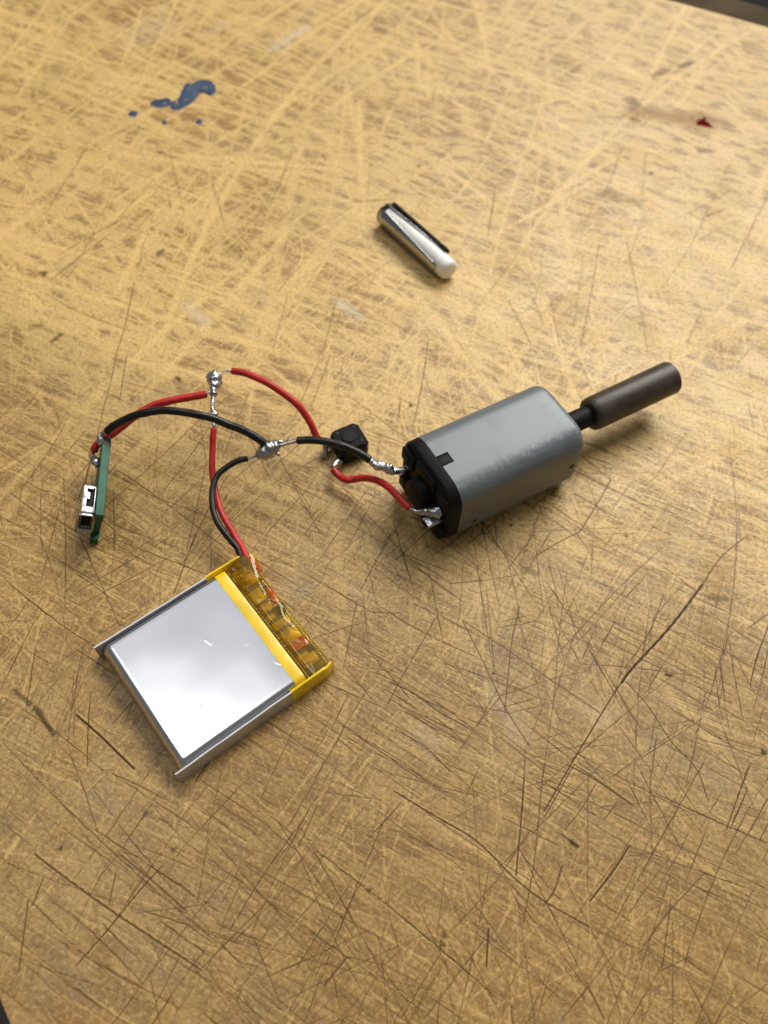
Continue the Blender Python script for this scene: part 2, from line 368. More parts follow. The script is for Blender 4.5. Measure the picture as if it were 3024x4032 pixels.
# ------------------------------------------------------------------ materials
WOOD = wood()
SOLDER = simple('solder', (.44, .45, .48), .30, 1., .9, .25, .12, 1.6, .16)
LEAD = simple('tinned_strand', (.50, .48, .45), .32, 1., 2., .25, .03, 5.)
COPPER = simple('bare_copper', (.62, .27, .14), .35, 1., 2., .2, .03, 5.)
REDW = simple('red_insulation', (.50, .022, .020), .42, 0., .5, .18, .02, 2.5, .12, Specular_IOR_Level=.4)
BLKW = simple('black_insulation', (.007, .007, .008), .38, 0., .8, .3, .02, 2.5, .14, Specular_IOR_Level=.45)
BLKP = simple('black_plastic', (.0075, .0078, .008), .55, 0., .7, .3, .02, 4., .12, Specular_IOR_Level=.15)
HOLE_SHADE = simple('recess_shade', (.004, .004, .004), .8, 0., .7, .1, 0)  # near-black colour standing in for the shade inside holes and gaps
SLEEVE = simple('dark_rubber_sleeve', (.046, .035, .027), .44, 0., .35, .3, .02, 2., .1, Specular_IOR_Level=.4)
STEEL = simple('bright_plated_steel', (.50, .50, .49), .34, 1., .8, .12, .02, 3.)
CHROME = simple('chrome', (.42, .43, .46), .16, 1., .3, .1, .015, 1.)
WHITEP = simple('white_plastic', (.90, .89, .86), .35, 0., .3, .06, .02, 2.)
def bluepaint():
    t = NT('blue_paint'); P = t.pos(); n1_ = t.noise(P, .55, 4., .65).outputs[0]; n2_ = t.noise(t.v('MULTIPLY', P, (1., .35, 1.)), 1.1, 3., .6).outputs[0]
    c = t.mix(t.ss(n1_, .3, .7), (.010, .032, .095), (.020, .060, .150))
    bs = t.bsdf(c, .5, 0., t.bump(n2_, .05*K, .6)); tr = t.n('ShaderNodeBsdfTransparent'); mx_ = t.n('ShaderNodeMixShader')
    t.put(mx_.inputs[0], t.m('MULTIPLY', t.ss(t.m('ADD', t.m('MULTIPLY', n1_, .5), t.m('MULTIPLY', n2_, .5)), .52, .62), .85))
    t.t.links.new(bs.outputs[0], mx_.inputs[1]); t.t.links.new(tr.outputs[0], mx_.inputs[2]); t.t.links.new(mx_.outputs[0], t.out.inputs[0])
    return t.mat
BLUE = bluepaint()
TRIM = simple('grey_edge_band', (.085, .062, .034), .85, 0., .08, .3, .03, 1., Specular_IOR_Level=.08)
FLOOR = simple('dark_floor', (.012, .012, .013), .7, 0., .01, .2, 0)
YELLOW = simple('yellow_tape', (.80, .56, .012), .30, 0., .25, .10, .10, .5, .1)
REDC = simple('red_component', (.45, .03, .015), .35, 0., 1., .3, .03, 3.)
PADS = simple('gold_pad', (.58, .42, .045), .45, .1, .6, .35, .02, 1.5)
DKPCB = simple('dark_circuit_board', (.10, .095, .022), .45, 0., 1., .4, .03, 3.)
def zinc():
    t = NT('zinc_plated_can'); P = t.pos()
    a = math.radians(32.662); u = t.v('DOT_PRODUCT', P, (math.cos(a), math.sin(a), 0))
    q = t.v('SUBTRACT', P, t.v('SCALE', (math.cos(a), math.sin(a), 0), sc=t.m('MULTIPLY', u, .9)))
    streak = t.noise(q, 1.2, 4., .6).outputs[0]; blot = t.noise(P, .16, 4., .6).outputs[0]; tiny = t.noise(P, 1.1, 5., .7).outputs[0]
    c = t.mix(t.ss(streak, .3, .7), (.132, .154, .172), (.172, .197, .218))
    c = t.mix(t.m('MULTIPLY', t.ss(blot, .52, .72), .35), c, (.095, .112, .130))
    c = t.mix(t.m('MULTIPLY', t.ss(tiny, .66, .76), .5), c, (.07, .078, .085))
    c = t.mix(t.m('MULTIPLY', t.ss(tiny, .36, .26), .35), c, (.27, .30, .33))
    zz = t.n('ShaderNodeSeparateXYZ'); t.t.links.new(P, zz.inputs[0])
    wv = t.v('DOT_PRODUCT', t.v('SUBTRACT', P, (6.047, 70.563, 0)), (-math.sin(a), math.cos(a), 0))
    edge = t.m('MULTIPLY', t.ss(t.m('ABSOLUTE', t.m('ADD', wv, 4.6)), .0, 1.3, 1., 0.), t.ss(zz.outputs[2], 11., 12.))
    c = t.mix(t.m('MULTIPLY', edge, t.ss(tiny, .48, .66, .05, .45)), c, (.42, .46, .50))     # rubbed ridge
    r = t.m('ADD', .46, t.m('MULTIPLY', t.m('SUBTRACT', streak, .5), .25))
    t.bsdf(c, r, .25, t.bump(streak, .02*K, .5)); return t.mat
ZINC = zinc()
def foil():
    t = NT('battery_foil'); P = t.pos()
    lo = t.noise(P, .10, 0., .5).outputs[0]; dent = t.noise(P, .45, 1., .4, .3).outputs[0]; sp = t.noise(P, 1.4, 1., .4).outputs[0]
    h = t.m('ADD', t.m('MULTIPLY', lo, .6), t.m('ADD', t.m('MULTIPLY', t.ss(dent, .72, .78), .10), t.m('MULTIPLY', t.ss(sp, .84, .88), .03)))
    c = t.mix(t.m('MULTIPLY', t.ss(sp, .80, .84), .25), (.60, .61, .65), (.28, .29, .32))
    t.bsdf(c, t.ss(lo, .3, .7, .16, .21), .95, t.bump(h, .12*K, .7)); return t.mat
FOIL = foil()
SEAM = simple('folded_foil', (.60, .61, .64), .38, .55, .3, .1, .04, 1.2)
def pcbgreen():
    t = NT('green_circuit_board'); P = t.pos()
    a = t.noise(P, .5, 4., .6).outputs[0]; b = t.noise(t.v('MULTIPLY', P, (3., .5, 3.)), 1.2, 3., .6).outputs[0]
    c = t.mix(t.ss(a, .3, .7), (.012, .085, .052), (.024, .135, .085))
    c = t.mix(t.m('MULTIPLY', t.ss(b, .56, .72), .3), c, (.075, .14, .12))
    t.bsdf(c, .48, 0., t.bump(b, .04*K, .5), Specular_IOR_Level=.25, Subsurface_Weight=.1, Subsurface_Radius=(.0003, .0008, .0005), Subsurface_Scale=1.); return t.mat
PCBG = pcbgreen()
def kapton():
    t = NT('amber_tape_film'); P = t.pos()
    a = t.noise(P, .4, 1., .5, .4).outputs[0]
    nb = t.bump(a, .3*K, .25)
    tr = t.n('ShaderNodeBsdfTransparent'); tr.inputs[0].default_value = (.97, .82, .24, 1)
    gl = t.n('ShaderNodeBsdfGlossy'); gl.inputs['Color'].default_value = (1, .95, .85, 1); gl.inputs['Roughness'].default_value = .05; t.t.links.new(nb, gl.inputs['Normal'])
    df = t.n('ShaderNodeBsdfDiffuse'); df.inputs[0].default_value = (.66, .40, .02, 1); t.t.links.new(nb, df.inputs['Normal'])
    m0 = t.n('ShaderNodeMixShader'); m0.inputs[0].default_value = .15; t.t.links.new(tr.outputs[0], m0.inputs[1]); t.t.links.new(df.outputs[0], m0.inputs[2])
    fr = t.n('ShaderNodeFresnel'); fr.inputs[0].default_value = 1.6; t.t.links.new(nb, fr.inputs['Normal'])
    m1 = t.n('ShaderNodeMixShader'); t.t.links.new(t.m('MULTIPLY', fr.outputs[0], .6), m1.inputs[0])
    t.t.links.new(m0.outputs[0], m1.inputs[1]); t.t.links.new(gl.outputs[0], m1.inputs[2]); t.t.links.new(m1.outputs[0], t.out.inputs[0])
    return t.mat
KAPTON = kapton()

# ------------------------------------------------------------------ bench top of glued strips
SD = Vector((math.cos(GR), math.sin(GR))); SN = Vector((-SD.y, SD.x))
def clip(poly, n, d):                          # keep n.p <= d
    out = []
    for i in range(len(poly)):
        a, b = poly[i], poly[(i+1) % len(poly)]; fa, fb = a.dot(n)-d, b.dot(n)-d
        if fa <= 0: out.append(a)
        if fa*fb < 0: out.append(a.lerp(b, fa/(fa-fb)))
    return out
bench = bpy.data.objects.new('bench_top', None); COL.objects.link(bench); bench['kind'] = 'structure'
bench.location = (0, .1, -.04)
SWID = 43.2; FAR = 244.1
tints = [(1, 1, 1), (1, 1, 1), (1.01, 1.01, 1.0), (1.03, 1.03, 1.02), (.90, .90, .90), (.89, .88, .87), (.89, .88, .87)]
rng = np.random.default_rng(11)
def strokes(nb, per, spread, length, width, amp, fams, yr, curve, dens=None):
    """bundles of near-parallel scratches: rows of (x, y, angle, length, half width, strength, curvature, phase)"""
    out = []
    while nb > 0:
        cx, cy = rng.uniform(-125, 120), rng.uniform(*yr)
        if dens is not None and rng.random() > dens(cx, cy): nb -= 1; continue
        nb -= 1
        r = rng.random(); ang = rng.uniform(0, 180)
        for pr, m, sd in fams:
            if r < pr: ang = rng.normal(m, sd); break
            r -= pr
        ang = math.radians(ang)
        for k in range(max(1, rng.poisson(per))):
            L = length[0]*math.exp(rng.normal(0, length[1])); o1, o2 = rng.normal(0, spread), rng.normal(0, L*.3)
            ca, sa = math.cos(ang), math.sin(ang)
            out.append((cx+ca*o2-sa*o1, cy+sa*o2+ca*o1, ang+rng.normal(0, .05), L, width[0]*math.exp(rng.normal(0, width[1])), rng.uniform(*amp), rng.normal(0, curve), rng.uniform(0, 99)))
    return out
FAM = [(.34, -24, 7), (.08, -10, 8), (.20, 60, 9), (.10, 92, 10), (.08, -48, 8)]
PALE = strokes(330, 2.6, 9.0, (38, .55), (.48, .55), (.4, 1.), FAM, (60, 255), .0010)
PALE += strokes(480, 4.0, 6.0, (24, .5), (.17, .5), (.3, .8), FAM, (55, 255), .0012)
PALE += strokes(900, 4.0, 6.0, (16, .5), (.085, .5), (.35, 1.), FAM, (-15, 90), .0015)
PALE += strokes(620, 4.0, 7.0, (20, .5), (.10, .45), (.5, 1.), FAM, (45, 150), .0012)
CFAM = [(.42, -27, 7), (.22, 62, 9), (.12, 93, 8), (.07, -52, 9), (.05, 110, 8)]
CUTS = strokes(680, 3.6, 6.0, (13, .5), (.048, .28), (.25, .85), CFAM, (-15, 78), .003)
CUTS += strokes(110, 2.0, 6.0, (13, .5), (.050, .4), (.25, .7), [(.30, -24, 8), (.34, 63, 10), (.12, 92, 9)], (70, 160), .003)
HAIR = strokes(560, 6.0, 3.0, (9, .5), (.040, .3), (.15, .55), [(.66, -26, 4), (.2, 60, 12)], (-15, 90), .002)
_tab = np.interp(np.arange(4096)/32., np.arange(129), rng.random(129))            # 1-D value noise
def n1(x): return _tab[np.mod((x*32).astype(int), 4096)]
def stamp(arr, ua, va, h, sts, soft, rag, op='max'):
    gi = np.arange(len(ua)); gj = np.arange(len(va))
    u0, u1, v0, v1 = ua[1], ua[-2], va[0], va[-1]
    cg, sg = SD.x, SD.y
    for x, y, an, L, w, k, cv, ph in sts:
        uc, vc = x*cg+y*sg, -x*sg+y*cg
        if uc+L/2 < u0 or uc-L/2 > u1 or vc+L/2 < v0 or vc-L/2 > v1: continue
        a2 = an-GR; ca, sa = math.cos(a2), math.sin(a2)
        we = max(w, .80*h); k2 = k*min(1., (w/we)**.45)
        a = np.arange(-L/2, L/2, h*.5); bb = np.arange(-we*1.6-h, we*1.6+h, h*.5)
        A, B = np.meshgrid(a, bb, indexing='ij'); A = A.ravel(); B = (B+cv*A.reshape(B.shape)**2).ravel() if False else (B.ravel()+cv*A**2)
        pu, pv = uc+A*ca-B*sa, vc+A*sa+B*ca
        ok = (pu > u0) & (pu < u1) & (pv > v0-h) & (pv < v1+h)
        if not ok.any(): continue
        i = np.rint(np.interp(pu[ok], ua, gi)).astype(int); j = np.rint(np.interp(pv[ok], va, gj)).astype(int)
        fl = np.unique(i*len(va)+j); i = fl//len(va); j = fl % len(va)
        du, dv = ua[i]-uc, va[j]-vc
        A = du*ca+dv*sa; B = -du*sa+dv*ca-cv*A*A-rag*(n1(A*1.3+ph)-.5)
        tq = np.clip(1-(np.abs(A)/(L/2))**2.5, 0, 1)
        ww = we*(.45+.55*tq)*(.65+.7*n1(A*.35+ph+31))
        m = np.clip((1.25-np.abs(B)/ww)/(1.25-soft), 0, 1)*np.minimum(1, tq*3)*k2*(.7+.6*n1(A*.8+ph+57))
        m = np.clip(m, 0, 1)
        if op == 'max': arr[i, j] = np.maximum(arr[i, j], m)
        else: arr[i, j] = 1-(1-arr[i, j])*(1-m)
def blob(arr, U, Vv, x0, y0, x1, y1, r, k, soft=.5):
    cg, sg = SD.x, SD.y
    au, av, bu, bv = x0*cg+y0*sg, -x0*sg+y0*cg, x1*cg+y1*sg, -x1*sg+y1*cg
    ii = np.where((U[:, 0] > min(au, bu)-2*r-1) & (U[:, 0] < max(au, bu)+2*r+1))[0]; jj = np.where((Vv > min(av, bv)-2*r-1) & (Vv < max(av, bv)+2*r+1))[0]
    if not len(ii) or not len(jj): return
    sl_ = np.s_[ii[0]:ii[-1]+1, jj[0]:jj[-1]+1]
    u_ = U[sl_]; v_ = np.broadcast_to(Vv[None, :], U.shape)[sl_]
    l2 = max((bu-au)**2+(bv-av)**2, 1e-6); hh = np.clip(((u_-au)*(bu-au)+(v_-av)*(bv-av))/l2, 0, 1)
    d = np.hypot(u_-au-hh*(bu-au), v_-av-hh*(bv-av))
    ang = np.arctan2(v_-av, u_-au); d = d*(1+.22*np.sin(ang*3+x0)+.16*np.sin(ang*7+y0)+.10*np.sin(u_*5/r+v_*3/r))
    arr[sl_] = np.maximum(arr[sl_], k*np.clip((1.1-d/r)/(1.1-soft), 0, 1))
def deep_strokes():
    out = []
    for w, k, pts in DEEP:
        C = crom([(*p, 0) for p in pts], 6)
        for a, b in zip(C[:-1], C[1:]):
            d = b-a; ph = pts[0][0]*3.1
            out.append(((a.x+b.x)/2, (a.y+b.y)/2, math.atan2(d.y, d.x), d.length*1.25+.2, w*.58, k, 0., ph))
    return out
DEEPS = deep_strokes()
nc = Vector((-.77, -.64)).normalized(); cutd = nc.dot(Vector((-40.4, .4)))        # the near-left corner is sawn off at an angle
specs = [(.5, -136, 12), (.42, -202, 20), (.30, -197, 30), (.18, -157, 39), (.112, -119, 47), (.112, -82, 48), (.3, -46, -20)]
def bench_strip(si, h, ulo, uhi):
    v1 = FAR-SWID*si-.0006; v0 = FAR-SWID*(si+1)+.0006
    core = np.arange(ulo, uhi, h); mg = np.arange(1, 10)*3.
    ua = np.concatenate([[-420., -300.], ulo-mg[::-1]-h, core, core[-1]+mg, [250., 330.]])
    nv = max(4, int(round((v1-v0)/h))); va = np.linspace(v0, v1, nv+1)
    U = np.repeat(ua[:, None], nv+1, 1)
    pale = np.zeros(U.shape); cut = np.zeros(U.shape); spot = np.zeros(U.shape); milk = np.zeros(U.shape); redm = np.zeros(U.shape)
    stamp(pale, ua, va, h, PALE, .35, .25, 'union')
    stamp(cut, ua, va, h, HAIR, .2, .05); stamp(cut, ua, va, h, CUTS, .2, .10)
    burr = [(x-math.sin(a)*w*2.1, y+math.cos(a)*w*2.1, a, L, w*1.2, k*.95, cv, ph) for x, y, a, L, w, k, cv, ph in CUTS+DEEPS]
    stamp(pale, ua, va, h, burr, .2, .12)
    stamp(cut, ua, va, h, DEEPS, .25, .12)
    for q in SPOTS: blob(spot, U, va, *q)
    for q in MILKY: blob(milk, U, va, *q, 0.)
    blob(redm, U, va, *REDDOT, REDDOT[0]+.3, REDDOT[1]-.3, 1.8, 1., .75)
    blob(redm, U, va, *REDWASH[0], *REDWASH[1], 5.0, .5, 0.)
    Z = -.055*cut-.006*pale
    lim = -(nc.dot(SN)/nc.dot(SD))*va+cutd/nc.dot(SD)                              # left end of every row at the sawn corner
    nu = len(ua); U = np.maximum(U, lim[None, :]+np.arange(nu)[:, None]*1e-4)
    X = U*SD.x-va[None, :]*SD.y*0+va[None, :]*SN.x; Y = U*SD.y+va[None, :]*SN.y
    co = np.stack([X, Y, Z], -1).reshape(-1, 3)*K-np.array(bench.location)
    m = nv+1; base = (np.arange(nu-1)[:, None]*m+np.arange(nv)[None, :]).ravel()
    quads = np.stack([base, base+m, base+m+1, base+1], -1)
    border = np.concatenate([np.arange(nu)*m, (nu-1)*m+np.arange(1, m), np.arange(nu-2, -1, -1)*m+nv, np.arange(nv-1, 0, -1)])
    low = co[border].copy(); low[:, 2] = -.038-bench.location[2]; nb = len(border); o0 = len(co)
    nx = np.roll(np.arange(nb), -1)
    quads = np.concatenate([quads, np.stack([o0+nb+np.arange(nb), o0+np.arange(nb), o0+nx, o0+nb+nx], -1)])
    co = np.concatenate([co, low, co[border]])
    me = bpy.data.meshes.new('wood_strip'); me.vertices.add(len(co)); me.vertices.foreach_set('co', co.astype(np.float32).ravel())
    me.loops.add(quads.size); me.loops.foreach_set('vertex_index', quads.astype(np.int32).ravel())
    me.polygons.add(len(quads)); me.polygons.foreach_set('loop_start', np.arange(0, quads.size, 4, dtype=np.int32))
    me.update(calc_edges=True)
    sm_ = np.ones(len(quads), bool); sm_[-nb:] = False; me.polygons.foreach_set('use_smooth', sm_)
    for nm, ar in (('pale', pale), ('cut', cut), ('spot', spot), ('milk', milk), ('red', redm)):
        at = me.attributes.new(nm, 'FLOAT', 'POINT'); at.data.foreach_set('value', np.concatenate([ar.ravel(), np.zeros(2*nb)]).astype(np.float32))
    me.materials.append(WOOD)
    o = bpy.data.objects.new('wood_strip', me); COL.objects.link(o); o.parent = bench; o.color = (*tints[si], 1)
for si, (h, ulo, uhi) in enumerate(specs): bench_strip(si, h, ulo, uhi)
V, F = boxm(-420, 330, FAR+.3, FAR+13., -38, -1.2, .6, 2, lambda a, b, z: ((SD*a+SN*b).x, (SD*a+SN*b).y, z))
tag(obj('edge_band', V, F, TRIM), None, None, kind='structure')
tag(obj('floor', [(-2500, -2500, -780), (2500, -2500, -780), (2500, 2500, -780), (-2500, 2500, -780)], [(0, 1, 2, 3)], FLOOR), None, None, kind='structure')

# ------------------------------------------------------------------ blue dried paint on the bench
def paint(name, outline, label, h=.03, grow=.4):
    P = [Vector(p) for p in outline]; n = len(P); pts = []
    for i in range(n):
        a, b, c, d = P[i-1], P[i], P[(i+1) % n], P[(i+2) % n]
        for k in range(5):
            q = k/5; pts.append(.5*((2*b)+(c-a)*q+(2*a-5*b+4*c-d)*q*q+(3*b-a-3*c+d)*q**3))
    cen = sum(pts, Vector((0, 0)))/len(pts)
    pts = [p+Vector((noise.noise(Vector((p.x*1.3, p.y*1.3, 3))), noise.noise(Vector((p.x*1.3, p.y*1.3, 9)))))*.35 for p in pts]
    ar = sum(pts[i].x*pts[(i+1) % len(pts)].y-pts[i].y*pts[(i+1) % len(pts)].x for i in range(len(pts))); sg = 1 if ar > 0 else -1
    pts = [p+Vector((q.y, -q.x))*sg*grow for p, q in ((pts[i], (pts[(i+1) % len(pts)]-pts[i-1]).normalized()) for i in range(len(pts)))]
    m = len(pts); V = [(p.x, p.y, .01) for p in pts]+[(p.x+(cen.x-p.x)*.06, p.y+(cen.y-p.y)*.06, h) for p in pts]
    F = [(k, (k+1) % m, (k+1) % m+m, k+m) for k in range(m)]+[tuple(range(m, 2*m))]
    return tag(obj(name, V, F, BLUE), label, 'paint mark')
paint('paint_mark', [(-54.35, 176.72), (-52.78, 179.06), (-52.47, 182.02), (-51.98, 185.24), (-50.95, 183.67), (-49.97, 186.03), (-48.58, 186.75), (-47.00, 186.35), (-45.63, 183.88), (-45.95, 181.25), (-47.18, 182.22), (-48.40, 181.91), (-49.31, 179.79), (-50.18, 177.52), (-51.55, 175.77), (-52.62, 174.76), (-53.77, 175.35)], 'long blue smear of dried paint on the wood')
paint('paint_mark', [(-58.64, 176.62), (-57.97, 177.49), (-56.79, 177.90), (-55.54, 178.58), (-54.89, 177.38), (-55.34, 175.90), (-56.71, 175.40), (-57.98, 175.44)], 'dull blue stub of dried paint touching the end of the long blue smear')
paint('paint_mark', [(-60.96, 172.19), (-61.09, 171.38), (-61.74, 170.99), (-62.52, 171.23), (-62.98, 171.98), (-62.85, 172.78), (-62.21, 173.18), (-61.42, 172.94)], 'oval blue paint drop lying apart at the thin end of the smear', grow=.05)
tag(paint('paint_mark', [(-53.85, 169.56), (-53.91, 168.97), (-54.26, 168.69), (-54.71, 168.89), (-54.98, 169.44), (-54.93, 170.04), (-54.58, 170.32), (-54.13, 170.12)], '', grow=.05), 'tiny round blue paint speck close to the dull blue stub of paint', 'paint mark', 'tiny blue paint specks')
tag(paint('paint_mark', [(-46.17, 170.88), (-46.24, 170.14), (-46.65, 169.80), (-47.16, 170.05), (-47.47, 170.75), (-47.41, 171.49), (-47.00, 171.84), (-46.49, 171.59)], '', grow=.05), 'tiny round blue paint speck close to the broad hooked end of the blue smear', 'paint mark', 'tiny blue paint specks')

# ------------------------------------------------------------------ electric motor
MA = math.radians(32.662); MU = Vector((math.cos(MA), math.sin(MA))); MV = Vector((-MU.y, MU.x)); M0 = Vector((6.047, 70.563))
MW, MH, ML, MR, CL = 14.0, 13.18, 25.0, 3.6, 1.95
def mx(s, w, z): q = M0+MU*s+MV*w; return Vector((q.x, q.y, z))
motor = thing('electric_motor', 'small grey metal electric motor with black end cap and black sleeve on its shaft', 'motor', (*mx(12.5, 0, 0).xy, 0))
prof = rrect(MW, MH, MR, 9, 0, (1.0, -1.0))
def insetp(p, d):
    cx, cz = 0, MH/2
    w, z = p
    return (w*(1-2*d/MW), cz+(z-cz)*(1-2*d/MH))
ss_ = [CL, 3.95, 6, 10, 14, 18, 22, ML-1.5]
ends = [(ML-1.5+1.5*math.sin(math.radians(a)), 1.5*(1-math.cos(math.radians(a)))) for a in (15, 30, 45, 60, 75, 90)]
rings = [(s, 0.) for s in ss_]+ends
n = len(prof); V = []; F = []
for s, d in rings:
    for p in prof:
        w, z = insetp(p, d); V.append(mx(s, w, z+.005))
for i in range(len(rings)-1):
    for k in range(n):
        k2 = (k+1) % n
        if i == 0 and abs(prof[k][0]-1) < 1e-6 and abs(prof[k2][0]+1) < 1e-6: continue
        if i == 0 and prof[k][1] < .01 and prof[k2][1] < .01 and prof[k][0]*prof[k2][0] < 0: continue
        F.append((i*n+k, i*n+k2, (i+1)*n+k2, (i+1)*n+k))
F.append(tuple(range((len(rings)-1)*n, len(rings)*n)))
can = obj('can', V, F, ZINC, motor, angle=50)
sm = can.modifiers.new('wall', 'SOLIDIFY'); sm.thickness = .4*K; sm.offset = -1
es = can.modifiers.new('crease', 'EDGE_SPLIT'); es.split_angle = math.radians(35)
def disc(s, w, z, nrm, r, name, mat, par, dep=.05):
    nrm = Vector(nrm).normalized(); c = mx(s, w, z); return obj(name, *tubem([c-nrm*.3, c+nrm*dep], r, 20), mat, par, angle=40)
# end cap: skirt inside the can, rim, recessed face and parts
cap = None
sec = rrect(MW-.9, MH-.9, MR-.4, 8, .45)
rim = rrect(MW-.06, MH-.06, MR, 8, .03)
rim2 = rrect(MW-.9, MH-.9, MR-.4, 8, .45)
V = []; n = len(sec)
for s, pr in ((6, sec), (CL-.02, sec), (CL-.02, rim), (.45, rim), (.1, rrect(MW-.5, MH-.5, MR-.2, 8, .25)), (0, rim2)): V += [mx(s, w, z) for w, z in pr]
F = []
for i in range(5):
    for k in range(n): F.append((i*n+k, i*n+(k+1) % n, (i+1)*n+(k+1) % n, (i+1)*n+k))
F += [tuple(range(n)), tuple(range(5*n, 6*n))]
cap = obj('end_cap', V, F, BLKP, motor, angle=35)
obj('locking_tab', *boxm(1.0, 3.88, -.96, .96, MH-1.6, MH-.045, .03, 1, mx), BLKP, cap, angle=35)
obj('locking_tab', *boxm(1.0, 3.4, -1.6, 1.6, .06, 1.2, .03, 1, mx), BLKP, cap, angle=35)
# bearing boss and blocks on the cap face
obj('bearing_boss', *tubem([mx(.3, 0, 6.6), mx(-1.6, 0, 6.6), mx(-1.9, 0, 6.6), mx(-2.1, 0, 6.6)], [2.75, 2.6, 2.45, 2.0], 28), BLKP, cap, angle=35)
obj('shaft_hole', *tubem([mx(-1.5, 0, 6.6), mx(-2.13, 0, 6.6)], 1.0, 20), HOLE_SHADE, cap, angle=35)
for w0, w1, z0, z1, d in ((-6.2, -2.9, 1.6, 4.6, .9), (2.9, 6.2, 1.6, 4.6, .9), (2.9, 6.2, 8.6, 11.4, .8), (-2.6, 2.6, 9.8, 12.3, .55), (-2.4, 2.4, .9, 3.6, .8), (-6.2, -3.4, 9.2, 11.6, .5)):
    obj('moulded_block', *boxm(-d, .3, w0, w1, z0, z1, .35, 3, mx), BLKP, cap, angle=35)
for w, z, a, b in ((4.4, 9.9, .4, 1.0), (4.6, 3.1, .35, .8), (-4.6, 3.0, .35, 1.1), (.2, 11.0, .9, .3)):
    obj('slot', *boxm(-1.02 if abs(w) > 1 else -.6, -.1, w-a, w+a, z-b, z+b, .05, 1, mx), HOLE_SHADE, cap, angle=35)
# side holes of the can: discs with the hole's shade as their colour
for s, z, w, r in ((22.9, 6.6, -MW/2, .5), (4.9, 4.2, -MW/2, .36)):
    obj('rim_hole', *tubem([mx(s, w+.4, z), mx(s, w-.02, z)], r, 18), HOLE_SHADE, can, angle=40)
# terminals and their solder
t1 = [(-2.67, 75.31, 7.3), (-1.79, 74.62, 7.0), (-.92, 74.57, 6.9), (.17, 74.23, 6.8), (1.1, 73.89, 6.7), mx(-.5, 4.9, 6.6), mx(.2, 4.9, 6.6)]
obj('terminal_solder', *tubem(crom(t1, 7), lerpl([0, .12, .3, .42, .55, .7, .85, 1], [.42, .62, .75, .62, .78, .55, .62, .7]), 14, True, .28), SOLDER, motor, label='dull lumpy solder on the motor terminal with the black wire')
obj('terminal_tab', *boxm(-1.9, .4, 4.4, 5.6, 6.2, 6.6, .08, 1, mx), LEAD, motor)
t2 = [(4.2, 67.3, 6.4), (4.9, 66.95, 6.5), mx(-2.0, -3.2, 6.7), mx(-1.2, -3.9, 7.1), mx(-.3, -4.5, 7.3), mx(.2, -4.8, 7.3)]
obj('terminal_solder', *tubem(crom(t2, 8), lerpl([0, .2, .45, .65, .85, 1], [.22, .34, .62, .95, .95, .7]), 16, True, .22), SOLDER, motor, label='shiny solder lump on the motor terminal with the red wire')
obj('terminal_tab', *boxm(-2.7, .4, -5.6, -3.8, 5.7, 6.3, .10, 2, mx), SOLDER, motor)
obj('tab_eye', *tubem([mx(-2.72, -4.7, 6.0), mx(-3.0, -4.7, 5.9)], [.55, .5], 14), BLKP, motor)
# sleeve on the shaft
AX = 6.6
sl = [(31.6, 1.2), (31.61, 2.45), (31.9, 2.72), (32.6, 2.84), (40, 2.86), (48.3, 2.9), (48.75, 2.9), (48.85, 2.78), (48.8, 2.45), (44, 2.3)]
path = [mx(s, 0, AX) for s, r in sl]
V = []; F = []; seg = 40
for s, r in sl:
    for k in range(seg):
        a = 2*math.pi*k/seg; V.append(mx(s, r*math.cos(a), AX+r*math.sin(a)))
for i in range(len(sl)-1):
    for k in range(seg): F.append((i*seg+k, i*seg+(k+1) % seg, (i+1)*seg+(k+1) % seg, (i+1)*seg+k))
F += [tuple(range(seg)), tuple(range((len(sl)-1)*seg, len(sl)*seg))]
obj('shaft_collar', *tubem([mx(q, 0, AX) for q in (24.6, 28, 31.9)], [1.78, 1.78, 1.78], 32), BLKP, motor, angle=40, label='narrow black collar between the motor and its sleeve')
obj('shaft_sleeve', V, F, SLEEVE, motor, angle=40, label='dark brown-black tubular sleeve pushed over the motor shaft')

